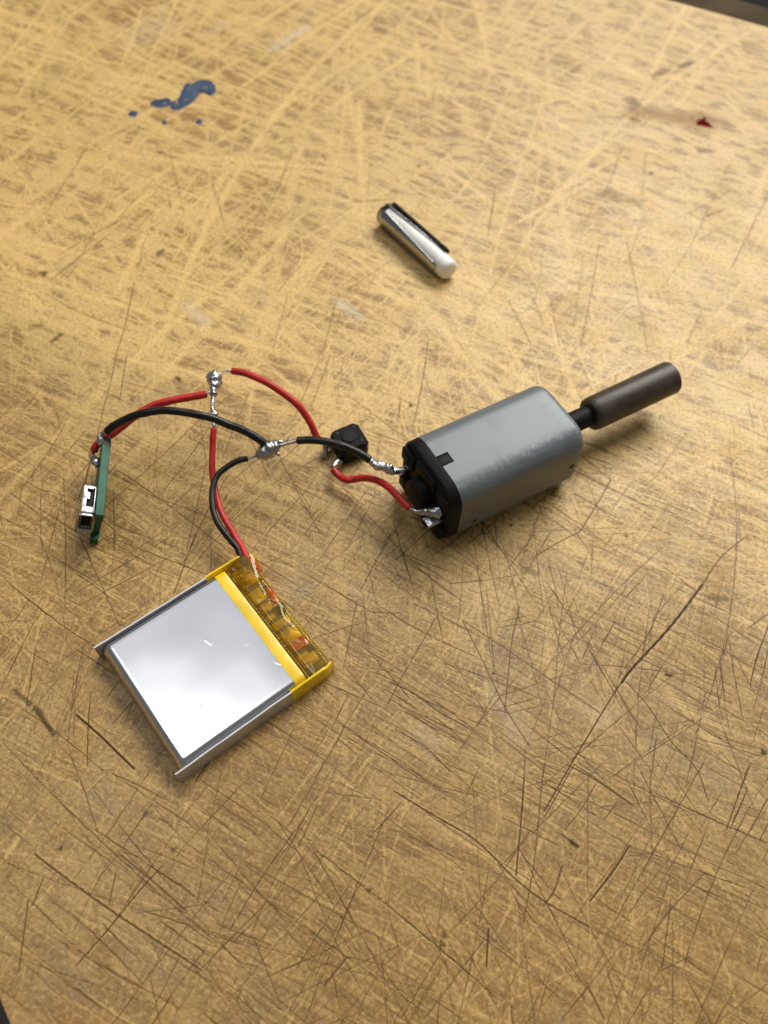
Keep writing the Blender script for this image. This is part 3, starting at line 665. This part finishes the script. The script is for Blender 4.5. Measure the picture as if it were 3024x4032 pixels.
# ------------------------------------------------------------------ pouch battery
BA = math.radians(41.199); BU = Vector((math.cos(BA), math.sin(BA))); BV = Vector((-BU.y, BU.x)); B0 = Vector((-24.552, 26.484))
BWD, BLN, BT = 22.35, 18.1, 3.5
def bx(s, w, z): q = B0+BU*s+BV*w; return Vector((q.x, q.y, z))
bat = thing('pouch_battery', 'flat silver pouch battery with yellow and amber tape across its wired end', 'battery', (*bx(12, 11, 0).xy, 0))
def pouch(s0, s1, w0, w1, top, off=0., endslope=1.2, edger=.9, ns=26, nw=26):
    """pillow: flat top with rolled shoulders and a sloping sealed end at s0"""
    V = []; F = []
    S = [0, .12, .3, .55, .8, 1.05, 1.3, 1.7, 2.4]; S = [s0+q for q in S]+[s0+2.4+(s1-s0-2.4)*k/10 for k in range(1, 10)]+[s1-.35, s1-.15, s1]
    Wd = [0, .1, .25, .45, .7, 1.0, 1.4, 2.0]; Wd = [w0+q for q in Wd]+[w0+2+(w1-w0-4)*k/10 for k in range(1, 10)]+[w1-q for q in Wd[::-1]]
    for s in S:
        for w in Wd:
            def sh(d, r, e=.5):
                d = max(0, min(1, d/r)); return (1-(1-d)**2)**e
            z = top*min(1, .22+.78*sh(s-s0, 1.3, .62))*(.62+.38*sh(min(w-w0, w1-w), .9, .6))*(.6+.4*sh(s1-s, .22))
            z += .035*noise.noise(Vector((s*.25, w*.25, 2)))*sh(min(w-w0, w1-w, s-s0), 2.5)
            V.append(bx(s, w, z+off))
    m = len(Wd)
    for i in range(len(S)-1):
        for k in range(m-1): F.append((i*m+k, i*m+k+1, (i+1)*m+k+1, (i+1)*m+k))
    # skirt to the bottom
    border = [k for k in range(m)]+[i*m+m-1 for i in range(1, len(S))]+[(len(S)-1)*m+k for k in range(m-2, -1, -1)]+[i*m for i in range(len(S)-2, 0, -1)]
    b0 = len(V)
    for j in border: V.append(Vector((V[j].x, V[j].y, .02)))
    nb = len(border)
    for k in range(nb): F.append((border[k], border[(k+1) % nb], b0+(k+1) % nb, b0+k))
    F.append(tuple(range(b0, b0+nb)))
    return V, F
obj('pouch', *pouch(.55, 20.95, .42, BWD-.42, 3.46), FOIL, bat, angle=60)
for w0, w1 in ((0., .26), (BWD-.26, BWD)):
    V = []; F = []; m = 30
    for i in range(m+1):
        s = BLN*i/m; wob = .05*noise.noise(Vector((s*.3, w0, 4))); zt = BT+.06*noise.noise(Vector((s*.4, w0, 8)))
        lean = .10*(1 if w0 == 0 else -1)
        for w, z in ((w0+wob-lean*0, .02), (w0+wob, .5), (w0+wob+lean, zt-.05), ((w0+w1)/2+wob+lean, zt), (w1+wob+lean, zt-.05), (w1+wob, .5), (w1+wob, .02)): V.append(bx(s, w, z))
    for i in range(m):
        for k in range(7): F.append((i*7+k, i*7+(k+1) % 7, (i+1)*7+(k+1) % 7, (i+1)*7+k))
    F += [tuple(range(7)), tuple(range(m*7, m*7+7))]
    obj('folded_seam', V, F, SEAM, bat, angle=50)
# yellow tape: band over the pouch end, side walls
pv, pf = pouch(.55, 21.0, .40, BWD-.40, 3.48, .03)
keep = [i for i, q in enumerate(pv) if (q.xy-B0).dot(BU) > BLN-.25]
ks = set(keep); idx = {j: i for i, j in enumerate(keep)}
tp = [pv[j].copy() for j in keep]
for q in tp:
    s = (q.xy-B0).dot(BU)
    if s < BLN+.2:
        d = BLN+.05-s; q.x += BU.x*d; q.y += BU.y*d
obj('yellow_tape_band', tp, [tuple(idx[j] for j in f) for f in pf if all(j in ks for j in f)], YELLOW, bat, angle=60, label='yellow tape band across the silver pouch')
for w0, w1 in ((-.06, .42), (BWD-.42, BWD+.06)):
    V = []; F = []; m = 16
    for i in range(m+1):
        q = i/m; s = BLN-.02+(25.15-BLN)*q; zt = BT+.03-.9*max(0, q-.78)/.22*(1 if w0 < 1 else .4); pin = .5*max(0, q-.85)/.15*(1 if w0 < 1 else -.2)
        for w, z in ((w0, .02), (w0, .6), (w0+.04, zt-.25), (w0+.18, zt), (w1, zt-.05), (w1+.1, zt-.9), (w1, .02)): V.append(bx(s, w+pin, z))
    for i in range(m):
        for k in range(7): F.append((i*7+k, i*7+(k+1) % 7, (i+1)*7+(k+1) % 7, (i+1)*7+k))
    F += [tuple(range(7)), tuple(range(m*7, m*7+7))]
    obj('yellow_tape_side', V, F, YELLOW, bat, angle=50)
# protection board under the amber film
pb = obj('protection_board', *boxm(21.6, 25.1, 1.2, BWD-1.0, 1.5, 2.15, .05, 1, bx), DKPCB, bat, angle=35)
obj('gap_shade', *boxm(21.05, 21.5, .7, BWD-.7, .1, 1.9, .05, 1, bx), HOLE_SHADE, bat, angle=35)  # block coloured as the shadow in the groove behind the pouch
for w, l, s0, s1 in ((3.2, 2.2, 21.7, 24.2), (7.6, 2.2, 21.7, 24.3), (9.9, 1.3, 21.7, 24.4), (11.6, .9, 21.7, 23.6), (13.2, 1.4, 21.7, 24.4), (15.6, 2.3, 21.7, 24.2), (18.6, 1.9, 21.7, 24.3), (20.4, 1.2, 21.7, 24)):
    obj('contact_pad', *boxm(s0, s1, w-l/2, w+l/2, 2.16, 2.34, .05, 1, bx), PADS, pb, angle=35)
for w, s in ((3.0, 22.6), (9.8, 22.7), (13.1, 22.6), (18.8, 22.4), (19.9, 22.2)):
    obj('solder_bead', *ico(bx(s, w, 2.35), .62, 3, (1.2, 1, .55), .3), PADS, pb)
obj('black_component', *boxm(23.2, 24.9, 11.2, 12.6, 2.16, 2.75, .12, 2, bx), BLKP, pb, angle=35)
obj('black_component', *boxm(23.7, 24.8, 15.2, 16.4, 2.16, 2.5, .1, 2, bx), BLKP, pb, angle=35)
obj('black_component', *boxm(23.6, 24.9, 3.8, 4.6, 2.16, 2.6, .1, 2, bx), BLKP, pb, angle=35)
obj('red_component', *boxm(22.0, 24.2, 4.9, 6.5, 2.16, 2.72, .12, 2, bx), REDC, pb, angle=35)
obj('red_wire_stub', *tubem(crom([bx(24.6, 15.6, 2.25), bx(24.4, 14.5, 2.35), bx(24.1, 13.0, 2.25)], 6), .5, 12), REDW, pb)
obj('red_wire_stub', *tubem(crom([bx(24.2, 4.8, 2.35), bx(23.9, 6.4, 2.35)], 6), .5, 12), REDW, pb)
# amber film: crinkled sheet from the pouch edge over the board and down to the table
V = []; F = []; ns, nw = 40, 90
for i in range(ns+1):
    q = i/ns
    for k in range(nw+1):
        w = .35+(BWD-.7)*k/nw
        s = 20.85+(25.6-20.85)*q
        env = math.sin(math.pi*min(1, max(0, k/nw)))**.3
        base = 3.42-.55*min(1, q*4)**2*(3-2*min(1, q*4))
        drop = max(0, (q-.80)/.20); z = base-2.4*drop**1.6
        dipg = -.75*math.exp(-((s-21.35)/.38)**2)
        cr = .05*noise.noise(Vector((s*.7, w*.55, 1)))+.16*max(0, 1-9*abs(noise.noise(Vector((s*.42, w*.36, 5)))))
        end = .35*drop*(noise.noise(Vector((w*.35, 2, 2))))
        V.append(bx(s+end, w, z+dipg+cr*(.3+q)*env))
for i in range(ns):
    for k in range(nw): a = i*(nw+1)+k; F.append((a, a+1, a+nw+2, a+nw+1))
obj('amber_tape_film', V, F, KAPTON, bat, label='crinkled clear amber tape wrapped over the battery circuit')
# flap of film round the wires at the far corner
V = []; F = []
for i in range(17):
    for k in range(13):
        q = i/16; a = math.pi*(k/12)
        c = Vector((-20.3, 58.9, 2.9)).lerp(Vector(bx(23.2, 17.8, 2.7)), q); ax = (Vector(bx(23.2, 17.8, 2.7))-Vector((-20.3, 58.9, 2.9))).normalized(); sd = ax.cross(Vector((0, 0, 1))).normalized()
        r = 1.55+.12*noise.noise(Vector((q*6, a, 3))); V.append(c+sd*math.cos(a)*r*1.15+Vector((0, 0, .15+math.sin(a)*.95)))
for i in range(16):
    for k in range(12): a = i*13+k; F.append((a, a+1, a+14, a+13))
obj('amber_tape_flap', V, F, KAPTON, bat)

# ------------------------------------------------------------------ charger board with socket
Pb = Vector((-44.64, 63.33, 0)); Pt = Vector((-41.46, 61.94, 8.0)); Pf = Vector((-43.61, 76.15, 8.0))
PL = (Pf-Pt).normalized(); PU = (Pt-Pb); PU = (PU-PL*PU.dot(PL)); PHT = PU.length; PU.normalize(); PN = PL.cross(PU).normalized()
if PN.x > 0: PN = -PN                       # component side faces left
PO = Pt-PU*PHT+PN*.80; PLEN = (Pf-Pt).length+.35; zmin = PO.z
def cx(l, h, n): q = PO+PL*l+PU*h+PN*n; return Vector((q.x, q.y, q.z-zmin+.05))
chg = thing('charger_board', 'small green circuit board standing on edge with a metal socket, wires on its end', 'circuit board', (*cx(7, 0, .8).xy, 0))
TH = 1.25
outl = [(0, 0), (0, 1.6), (1.0, 1.7), (1.0, 6.7), (0, 6.8), (0, PHT-.2), (.2, PHT), (PLEN-1.9, PHT), (PLEN-.9, PHT-.05), (PLEN-.25, PHT-.5), (PLEN, PHT-1.2), (PLEN, 0)]
V = []
for dn, ins in ((0, .08), (.08, 0), (TH-.08, 0), (TH, .08)):
    for l, h in outl:
        V.append(cx(l+(ins if l < 2 else -ins), h+(ins if h < 4 else -ins), -TH+dn))
n = len(outl); F = [(i*n+k, i*n+(k+1) % n, (i+1)*n+(k+1) % n, (i+1)*n+k) for i in range(3) for k in range(n)]+[tuple(range(n)), tuple(range(3*n, 4*n))]
brd = obj('board', V, F, PCBG, chg, angle=30)
# dark half hole plating on the far end
obj('end_plating', *boxm(PLEN-2.1, PLEN+.03, PHT-1.8, PHT+.03, -TH-.06, .06, .35, 4, cx), simple('dark_plating', (.045, .055, .048), .5, .1, 1., .3, .03, 3.), chg, angle=50)
# socket: thin walled shell
usb = obj('socket_shell', *(lambda: (lambda V, F: (V, F))(*join(
    boxm(.9, 5.6, 3.4, 3.62, .12, 1.95, .06, 2, cx), boxm(.9, 5.6, 3.6, PHT-1.0, 1.75, 1.95, .08, 2, cx), boxm(.9, 5.6, 3.6, PHT-1.0, .1, .3, .06, 2, cx), boxm(5.35, 5.6, 3.6, PHT-1.0, .25, 1.85, .04, 1, cx),
    boxm(.9, 1.9, PHT-1.05, PHT-.8, .35, 1.95, .09, 2, cx), boxm(3.2, 4.5, PHT-1.05, PHT-.8, .9, 1.95, .09, 2, cx), boxm(1.8, 5.6, PHT-1.05, PHT-.8, 1.35, 1.95, .09, 2, cx), boxm(5.0, 5.6, PHT-1.05, PHT-.8, .5, 1.6, .09, 2, cx))))(), STEEL, chg, angle=35)
obj('socket_core', *boxm(1.6, 5.3, 3.7, PHT-1.25, .4, 1.7, .1, 2, cx), HOLE_SHADE, usb, angle=35)
obj('socket_tongue', *boxm(.7, 2.2, 4.2, 6.6, .8, 1.2, .08, 2, cx), BLKP, usb, angle=35)
# flared mouth
fl = [(.9, 0.), (.5, .06), (.05, .38)]
def mouth(e): return [(1.1-e, .1-e*.9), (PHT-.8+e, .1-e*.9), (PHT-.8+e, 2.75+e), (1.1-e, 2.75+e)]
V = []; F = []
for l, e in fl+fl[::-1]:
    inn = 0
    r = rrect(PHT-4.2+2*e, 1.9+1.6*e, .55, 4, 0)
    V += [cx(l, PHT/2+1.25+w, .1-.4*e+z) for w, z in r]
m = len(r)
for k in range(3):
    pass
n3 = m
V = V[:3*m]
for i in range(2):
    for k in range(m): F.append((i*m+k, i*m+(k+1) % m, (i+1)*m+(k+1) % m, (i+1)*m+k))
fm = obj('socket_mouth', V, F, STEEL, usb, angle=40); q = fm.modifiers.new('wall', 'SOLIDIFY'); q.thickness = .2*K; q.offset = 0
# solder and leads on the left face
obj('solder_bead', *tubem(crom([cx(PLEN-4.2, PHT-2.6, .15), cx(PLEN-3.2, PHT-2.6, .75), (-46.95, 75.2, 4.2), (-46.8, 75.9, 4.2)], 6), lerpl([0, .3, .7, 1], [.45, .6, .5, .38]), 12, True, .25), SOLDER, chg)
obj('solder_bead', *tubem(crom([cx(PLEN-1.6, PHT-.5, .1), cx(PLEN-.8, PHT-.1, .35), cx(PLEN-.2, PHT+.35, .35), (-43.9, 76.6, 8.75)], 6), lerpl([0, .3, .7, 1], [.4, .5, .36, .3]), 12, True, .25), SOLDER, chg)

# ------------------------------------------------------------------ push switch
sw = thing('push_switch', 'small square black push switch with cut corners lying below a black wire', 'switch', (-6.5, 82.3, 0))
e1 = Vector((2.15, -3.75)).normalized(); e2 = Vector((-e1.y, e1.x)); SCN = Vector((-6.45, 82.35))
tilt = math.radians(5)
def sx(a, b, z): q = SCN+e1*a+e2*b; return Vector((q.x, q.y, z+math.sin(tilt)*(b+3)*.6))
HS = 2.55
def oct_(h, c): return [(h, -h+c), (h, h-c), (h-c, h), (-h+c, h), (-h, h-c), (-h, -h+c), (-h+c, -h), (h-c, -h)]
V = []; F = []
lay = [(.25, HS-.1, .6), (.35, HS, .6), (2.95, HS, .6), (3.12, HS-.12, .6)]
for z, h, c in lay: V += [sx(a, b, z) for a, b in oct_(h, c)]
for i in range(len(lay)-1):
    for k in range(8): F.append((i*8+k, i*8+(k+1) % 8, (i+1)*8+(k+1) % 8, (i+1)*8+k))
F += [tuple(range(8)), tuple(range(24, 32))]
obj('switch_body', V, F, BLKP, sw, smooth=False)
V = []; F = []
lay = [(3.1, HS-.2, .65), (3.42, HS-.22, .65), (3.5, HS-.3, .65)]
for z, h, c in lay: V += [sx(a, b, z) for a, b in oct_(h, c)]
for i in range(2):
    for k in range(8): F.append((i*8+k, i*8+(k+1) % 8, (i+1)*8+(k+1) % 8, (i+1)*8+k))
F += [tuple(range(8)), tuple(range(16, 24))]
obj('cover_plate', V, F, BLKP, sw, smooth=False)
obj('plunger', *tubem([sx(0, 0, 3.3), sx(0, 0, 3.6), sx(0, 0, 3.72)], [1.3, 1.25, 1.1], 26), HOLE_SHADE, sw, angle=35)  # near-black colour paints the button as a shaded recess
for a, b in ((-1.55, 1.5), (1.55, 1.5), (-1.55, -1.5), (1.55, -1.5)): obj('rivet_peg', *ico(sx(a, b, 3.5), .2, 2, (1, 1, .8)), simple('worn_peg', (.10, .10, .10), .3, 0., 1., .2, 0), sw)
obj('pin', *tubem(crom([sx(-1.6, -2.7, 1.0), sx(-1.9, -3.5, 1.3), (-10.35, 80.9, .9), (-10.9, 80.2, .35)], 6), lerpl([0, .4, 1], [.35, .48, .26]), 10), LEAD, sw)
obj('pin', *tubem(crom([(-10.25, 81.1, 1.1), (-10.15, 80.6, .7), (-10.05, 80.2, .3)], 6), .26, 10), LEAD, sw)
obj('pin_solder', *tubem(crom([(-11.1, 81.15, 3.3), (-10.5, 81.6, 2.6), (-9.95, 81.9, 1.7), (-9.5, 81.9, 1.3)], 6), lerpl([0, .5, 1], [.28, .5, .4]), 12, True, .25), SOLDER, sw)
obj('pin_solder', *tubem(crom([sx(2.0, -2.7, 1.0), (-7.75, 78.95, 1.45), (-8.3, 78.2, 1.7), (-8.66, 77.2, 2.0)], 6), lerpl([0, .5, 1], [.36, .5, .36]), 12, True, .22), SOLDER, sw)

# ------------------------------------------------------------------ wires
BLACK_CHARGER = [(-43.82,76.67,8.60), (-41.96,77.42,9.80), (-39.65,77.91,11.10), (-37.27,77.83,12.30), (-35.10,78.08,12.76), (-32.89,77.90,13.20), (-30.84,77.94,13.05), (-28.76,77.78,12.90), (-26.72,77.80,12.28), (-24.51,77.23,11.60), (-23.21,77.23,10.80), (-21.61,77.04,9.80), (-20.14,76.69,8.98), (-19.10,76.42,8.40)]
BLACK_BATTERY = [(-21.67,74.44,6.90), (-23.21,73.94,6.61), (-24.62,73.04,6.30), (-25.92,71.54,6.03), (-26.43,69.85,5.80), (-26.54,68.48,5.60), (-26.31,67.09,5.40), (-25.84,65.60,5.06), (-24.87,63.73,4.60), (-23.67,62.22,4.06), (-22.52,61.11,3.60), (-21.59,60.20,3.23), (-21.21,59.48,3.00), (-20.09,57.93,2.80)]
BLACK_MOTOR = [(-14.27,77.46,8.30), (-12.56,77.58,8.58), (-10.60,77.45,8.90), (-8.64,77.24,8.85), (-6.66,76.74,8.80), (-4.93,76.35,8.25), (-3.59,75.81,7.80), (-2.67,75.31,7.30)]
RED_CHARGER = [(-46.76,76.00,4.20), (-46.39,76.49,4.80), (-45.44,77.08,5.60), (-44.10,77.28,6.60), (-42.72,77.96,7.16), (-41.36,79.04,7.80), (-40.06,80.32,8.38), (-38.70,81.28,8.90), (-37.35,82.08,9.19), (-35.16,82.59,9.60), (-33.11,83.35,9.70), (-31.03,84.01,9.80), (-29.35,84.54,9.70)]
RED_BATTERY = [(-27.48,78.91,8.20), (-27.68,77.56,7.46), (-27.60,75.62,6.40), (-27.36,73.63,5.50), (-26.97,71.68,4.60), (-26.48,70.08,4.32), (-25.91,68.26,4.00), (-25.01,66.42,3.85), (-23.89,64.63,3.70), (-22.82,63.08,3.55), (-21.77,61.54,3.40), (-20.89,60.43,3.30), (-20.14,59.14,3.20), (-18.78,58.10,2.90), (-17.82,57.07,2.70)]
RED_SWITCH = [(-25.99,89.37,10.00), (-23.85,88.81,10.40), (-21.51,87.85,10.30), (-19.16,86.63,10.20), (-16.90,85.64,9.34), (-15.03,84.57,8.60), (-13.69,83.65,7.28), (-12.74,82.71,6.20), (-11.93,81.88,4.80), (-11.24,81.14,3.60)]
RED_MOTOR = [(-8.68,76.69,2.20), (-8.20,75.86,2.00), (-7.23,75.04,2.00), (-6.08,74.49,2.28), (-4.79,74.67,2.60), (-3.23,74.35,3.59), (-1.66,73.39,4.60), (-0.10,72.05,5.26), (1.46,70.26,6.00), (2.80,68.72,6.22), (3.81,67.49,6.40)]
def strands(path, r, nst, turns, rs, name, mat, par):
    C = crom(path, 10); n = len(C); ms = []
    T = [(C[min(i+1, n-1)]-C[max(i-1, 0)]).normalized() for i in range(n)]; N = T[0].orthogonal().normalized()
    fr = []
    for i in range(n): N = (N-T[i]*N.dot(T[i])).normalized(); fr.append((N.copy(), T[i].cross(N)))
    for k in range(nst):
        ms.append(tubem([C[i]+(fr[i][0]*math.cos(2*math.pi*(k/nst+turns*i/n))+fr[i][1]*math.sin(2*math.pi*(k/nst+turns*i/n)))*r for i in range(n)], rs, 6))
    V, F = join(*ms); return obj(name, V, F, mat, par)
def wire(pts, mat, label, cat, name, r=.56, leads=()):
    mid = pts[len(pts)//2]; t = thing(name, label, 'wire', (mid[0], mid[1], 0), 'wires of the circuit')
    C = crom(pts, 8); n = len(C)
    C = [c+Vector((noise.noise(c*.16), noise.noise(c*.16+Vector((7, 1, 3))), noise.noise(c*.16+Vector((2, 9, 5)))))*.3*min(1, i/6, (n-1-i)/6) for i, c in enumerate(C)]
    # cut ends a little ragged
    rr = [r*(1+.05*noise.noise(Vector(c)*.9)) for c in C]; rr[0] *= .9; rr[-1] *= .9
    obj('insulation', *tubem(C, rr, 18, True, .012), mat, t, angle=60)
    for path, rad, nst, tw, rs, m in leads: strands(path, rad, nst, tw, rs, 'bare_strand', m, t)
    return t
wire(RED_CHARGER, REDW, 'red wire from the green charger board to the tall branched solder joint', 'wire', 'red_wire', .62,
     [([RED_CHARGER[-1], (-28.9, 85.05, 9.8), (-28.4, 85.6, 9.9)], .17, 5, .6, .14, LEAD)])
wire(RED_BATTERY, REDW, 'red wire curving from the tall solder joint down to the battery', 'wire', 'red_wire', .50)
wire(RED_SWITCH, REDW, 'red wire arching from the tall solder joint to the push switch', 'wire', 'red_wire', .58,
     [([RED_SWITCH[0], (-26.7, 89.35, 10.15), (-27.2, 89.15, 10.2), (-27.7, 88.35, 10.1)], .10, 4, 1., .11, LEAD), ([RED_SWITCH[-1], (-11.0, 81.2, 3.2), (-10.5, 81.6, 2.6)], .15, 5, .5, .12, LEAD)])
wire(RED_MOTOR, REDW, 'short red wire from the push switch to the motor terminal', 'wire', 'red_wire', .58,
     [([RED_MOTOR[-1], (4.1, 67.35, 6.42), (4.7, 67.0, 6.45)], .15, 5, .5, .12, LEAD)])
wire(BLACK_CHARGER, BLKW, 'long arched black wire from the green charger board, crossing above a red wire', 'wire', 'black_wire', .62,
     [([BLACK_CHARGER[-1], (-18.8, 76.35, 8.25), (-18.2, 76.2, 8.0)], .18, 6, .4, .12, COPPER)])
wire(BLACK_BATTERY, BLKW, 'black wire curling from the round solder joint down to the battery', 'wire', 'black_wire', .48,
     [([BLACK_BATTERY[0], (-20.9, 74.7, 7.0), (-20.0, 75.05, 7.2)], .10, 4, 1., .11, LEAD)])
wire(BLACK_MOTOR, BLKW, 'black wire passing over the push switch to the motor terminal', 'wire', 'black_wire', .62,
     [([BLACK_MOTOR[0], (-15.0, 77.3, 8.15), (-15.9, 77.05, 8.0), (-16.8, 76.75, 7.85)], .22, 7, 1.4, .13, LEAD), ([BLACK_MOTOR[-1], (-2.3, 75.0, 7.15), (-1.7, 74.6, 7.0)], .26, 7, .4, .12, LEAD)])

# ------------------------------------------------------------------ free solder joints
j1 = thing('solder_joint', 'bulbous grey solder joint where three black wires meet', 'solder', (-18.5, 75.8, 0))
obj('solder_blob', *tubem(crom([(-20.6, 74.8, 7.1), (-20.0, 75.05, 7.2), (-19.4, 75.4, 7.3), (-18.6, 75.85, 7.5), (-17.9, 76.3, 7.7), (-17.3, 76.6, 7.75), (-16.7, 76.78, 7.85)], 8), lerpl([0, .12, .35, .6, .8, 1], [.14, .7, 1.28, 1.42, .95, .32]), 20, True, .12), SOLDER, j1)
obj('solder_spur', *tubem(crom([(-17.6, 76.2, 7.4), (-17.2, 75.7, 7.1), (-16.75, 75.3, 7.0)], 6), lerpl([0, .7, 1], [.45, .34, .1]), 10, True, .2), SOLDER, j1)
obj('solder_spur', *tubem(crom([(-18.2, 76.7, 8.0), (-17.2, 77.0, 8.1), (-16.4, 77.2, 8.2)], 6), lerpl([0, .6, 1], [.4, .38, .2]), 10, True, .25), SOLDER, j1)
obj('stray_strand', *tubem(crom([(-16.0, 77.1, 8.1), (-15.7, 77.6, 8.4), (-15.6, 77.9, 8.6)], 6), .1, 8), LEAD, j1)
j2 = thing('solder_joint', 'tall branched silver solder joint where three red wires meet', 'solder', (-28.2, 84.5, 0))
obj('solder_blob', *tubem(crom([(-30.0, 88.1, 9.6), (-29.4, 88.0, 9.8), (-28.7, 87.9, 10), (-28.2, 88.1, 10.1), (-27.7, 88.3, 10.1)], 8), lerpl([0, .12, .35, .7, 1], [.28, .55, .95, .98, .4]), 16, True, .2), SOLDER, j2)
obj('solder_blob', *tubem(crom([(-28.5, 88.0, 10), (-28.5, 87.2, 9.98), (-28.35, 86.3, 9.95), (-28.36, 85.4, 9.9), (-28.26, 84.7, 9.8), (-28.2, 84.2, 9.65)], 8), lerpl([0, .2, .45, .65, .85, 1], [1.1, 1.15, .78, .48, .66, .46]), 16, True, .15), SOLDER, j2)
obj('solder_blob', *tubem(crom([(-27.9, 87.9, 9.9), (-27.75, 87.0, 9.8), (-28.05, 86.0, 9.8), (-28.25, 85.2, 9.85)], 8), lerpl([0, .5, 1], [.5, .5, .3]), 12, True, .3), LEAD, j2)
obj('solder_stem', *tubem(crom([(-28.24, 84.5, 9.7), (-28.2, 83.6, 9.55), (-28.18, 82.6, 9.4), (-28.05, 81.7, 9.2), (-27.75, 81.2, 9.0), (-27.62, 80.5, 8.8), (-27.5, 79.4, 8.4), (-27.48, 78.7, 8.1)], 8), lerpl([0, .1, .35, .5, .62, .72, 1], [.4, .33, .31, .4, .62, .34, .26]), 14, True, .25), SOLDER, j2)

# ------------------------------------------------------------------ slotted chrome tube with a white rod
tb0 = Vector((-3.5, 140.6, 0)); tb1 = Vector((9.5, 125.2, 0)); td = (tb1-tb0); TL = td.length; td.normalize(); ts = Vector((td.y, -td.x, 0)); ts = -ts  # ts points to the right-hand far side
TR = 2.15
tub = thing('chrome_sleeve', 'slotted chrome tube holding a white rod with its blunt end sticking out', 'metal tube', (*((tb0+tb1)/2).xy, 0))
side = Vector((-td.y, td.x, 0))
if side.x < 0: side = -side                  # towards the upper right
def tx(l, a, r): return tb0+td*l+side*(r*math.cos(a))+Vector((0, 0, TR+.02+r*math.sin(a)))
g = math.radians
# slot centre faces up and a little to the right; it narrows towards the far end
V = []; F = []; na, nl = 40, 12
for i in range(nl+1):
    q = i/nl; half = g(12+36*q); mid = g(103)
    for k in range(na+1):
        p = k/na; a = mid+half+(2*math.pi-2*half)*p
        lmax = TL-1.6 if p < .6 else TL-3.0+.4*p
        if .6 <= p < .7: lmax = TL-1.6-(p-.6)*10*1.1
        V.append(tx(lmax*q, a, TR))
for i in range(nl):
    for k in range(na): b = i*(na+1)+k; F.append((b, b+1, b+na+2, b+na+1))
sh = obj('slotted_sleeve', V, F, CHROME, tub); md = sh.modifiers.new('wall', 'SOLIDIFY'); md.thickness = .26*K; md.offset = 0
obj('white_rod', *tubem([tx(l, 0, 0) for l in (1.2, 10, TL-1, TL+.1, TL+.45, TL+.62, TL+.66)], [TR-.2, TR-.2, TR-.1, TR-.14, TR-.4, TR-.8, TR-1.1], 30), WHITEP, tub, angle=50)
obj('open_end_shade', *tubem([tx(-.25, 0, 0), tx(-.1, 0, 0), tx(1.0, 0, 0)], [TR-.5, TR-.15, TR-.15], 26), HOLE_SHADE, tub, angle=50)  # near-black disc painted for the shade inside the tube's open end
# dark bar added for the dark reflection on the tube's far lip
V = []; F = []; nl = 14
for i in range(nl+1):
    l = .5+(TL-3.2)*i/nl
    for a, r in ((30, 1.0), (66, 1.0), (66, 1.20), (48, 1.30), (30, 1.20)): V.append(tx(l, g(a-6), TR*r+.12))
for i in range(nl):
    for k in range(5): F.append((i*5+k, i*5+(k+1) % 5, (i+1)*5+(k+1) % 5, (i+1)*5+k))
F += [tuple(range(5)), tuple(range(nl*5, nl*5+5))]
obj('lip_reflection', V, F, BLKP, tub, angle=40)
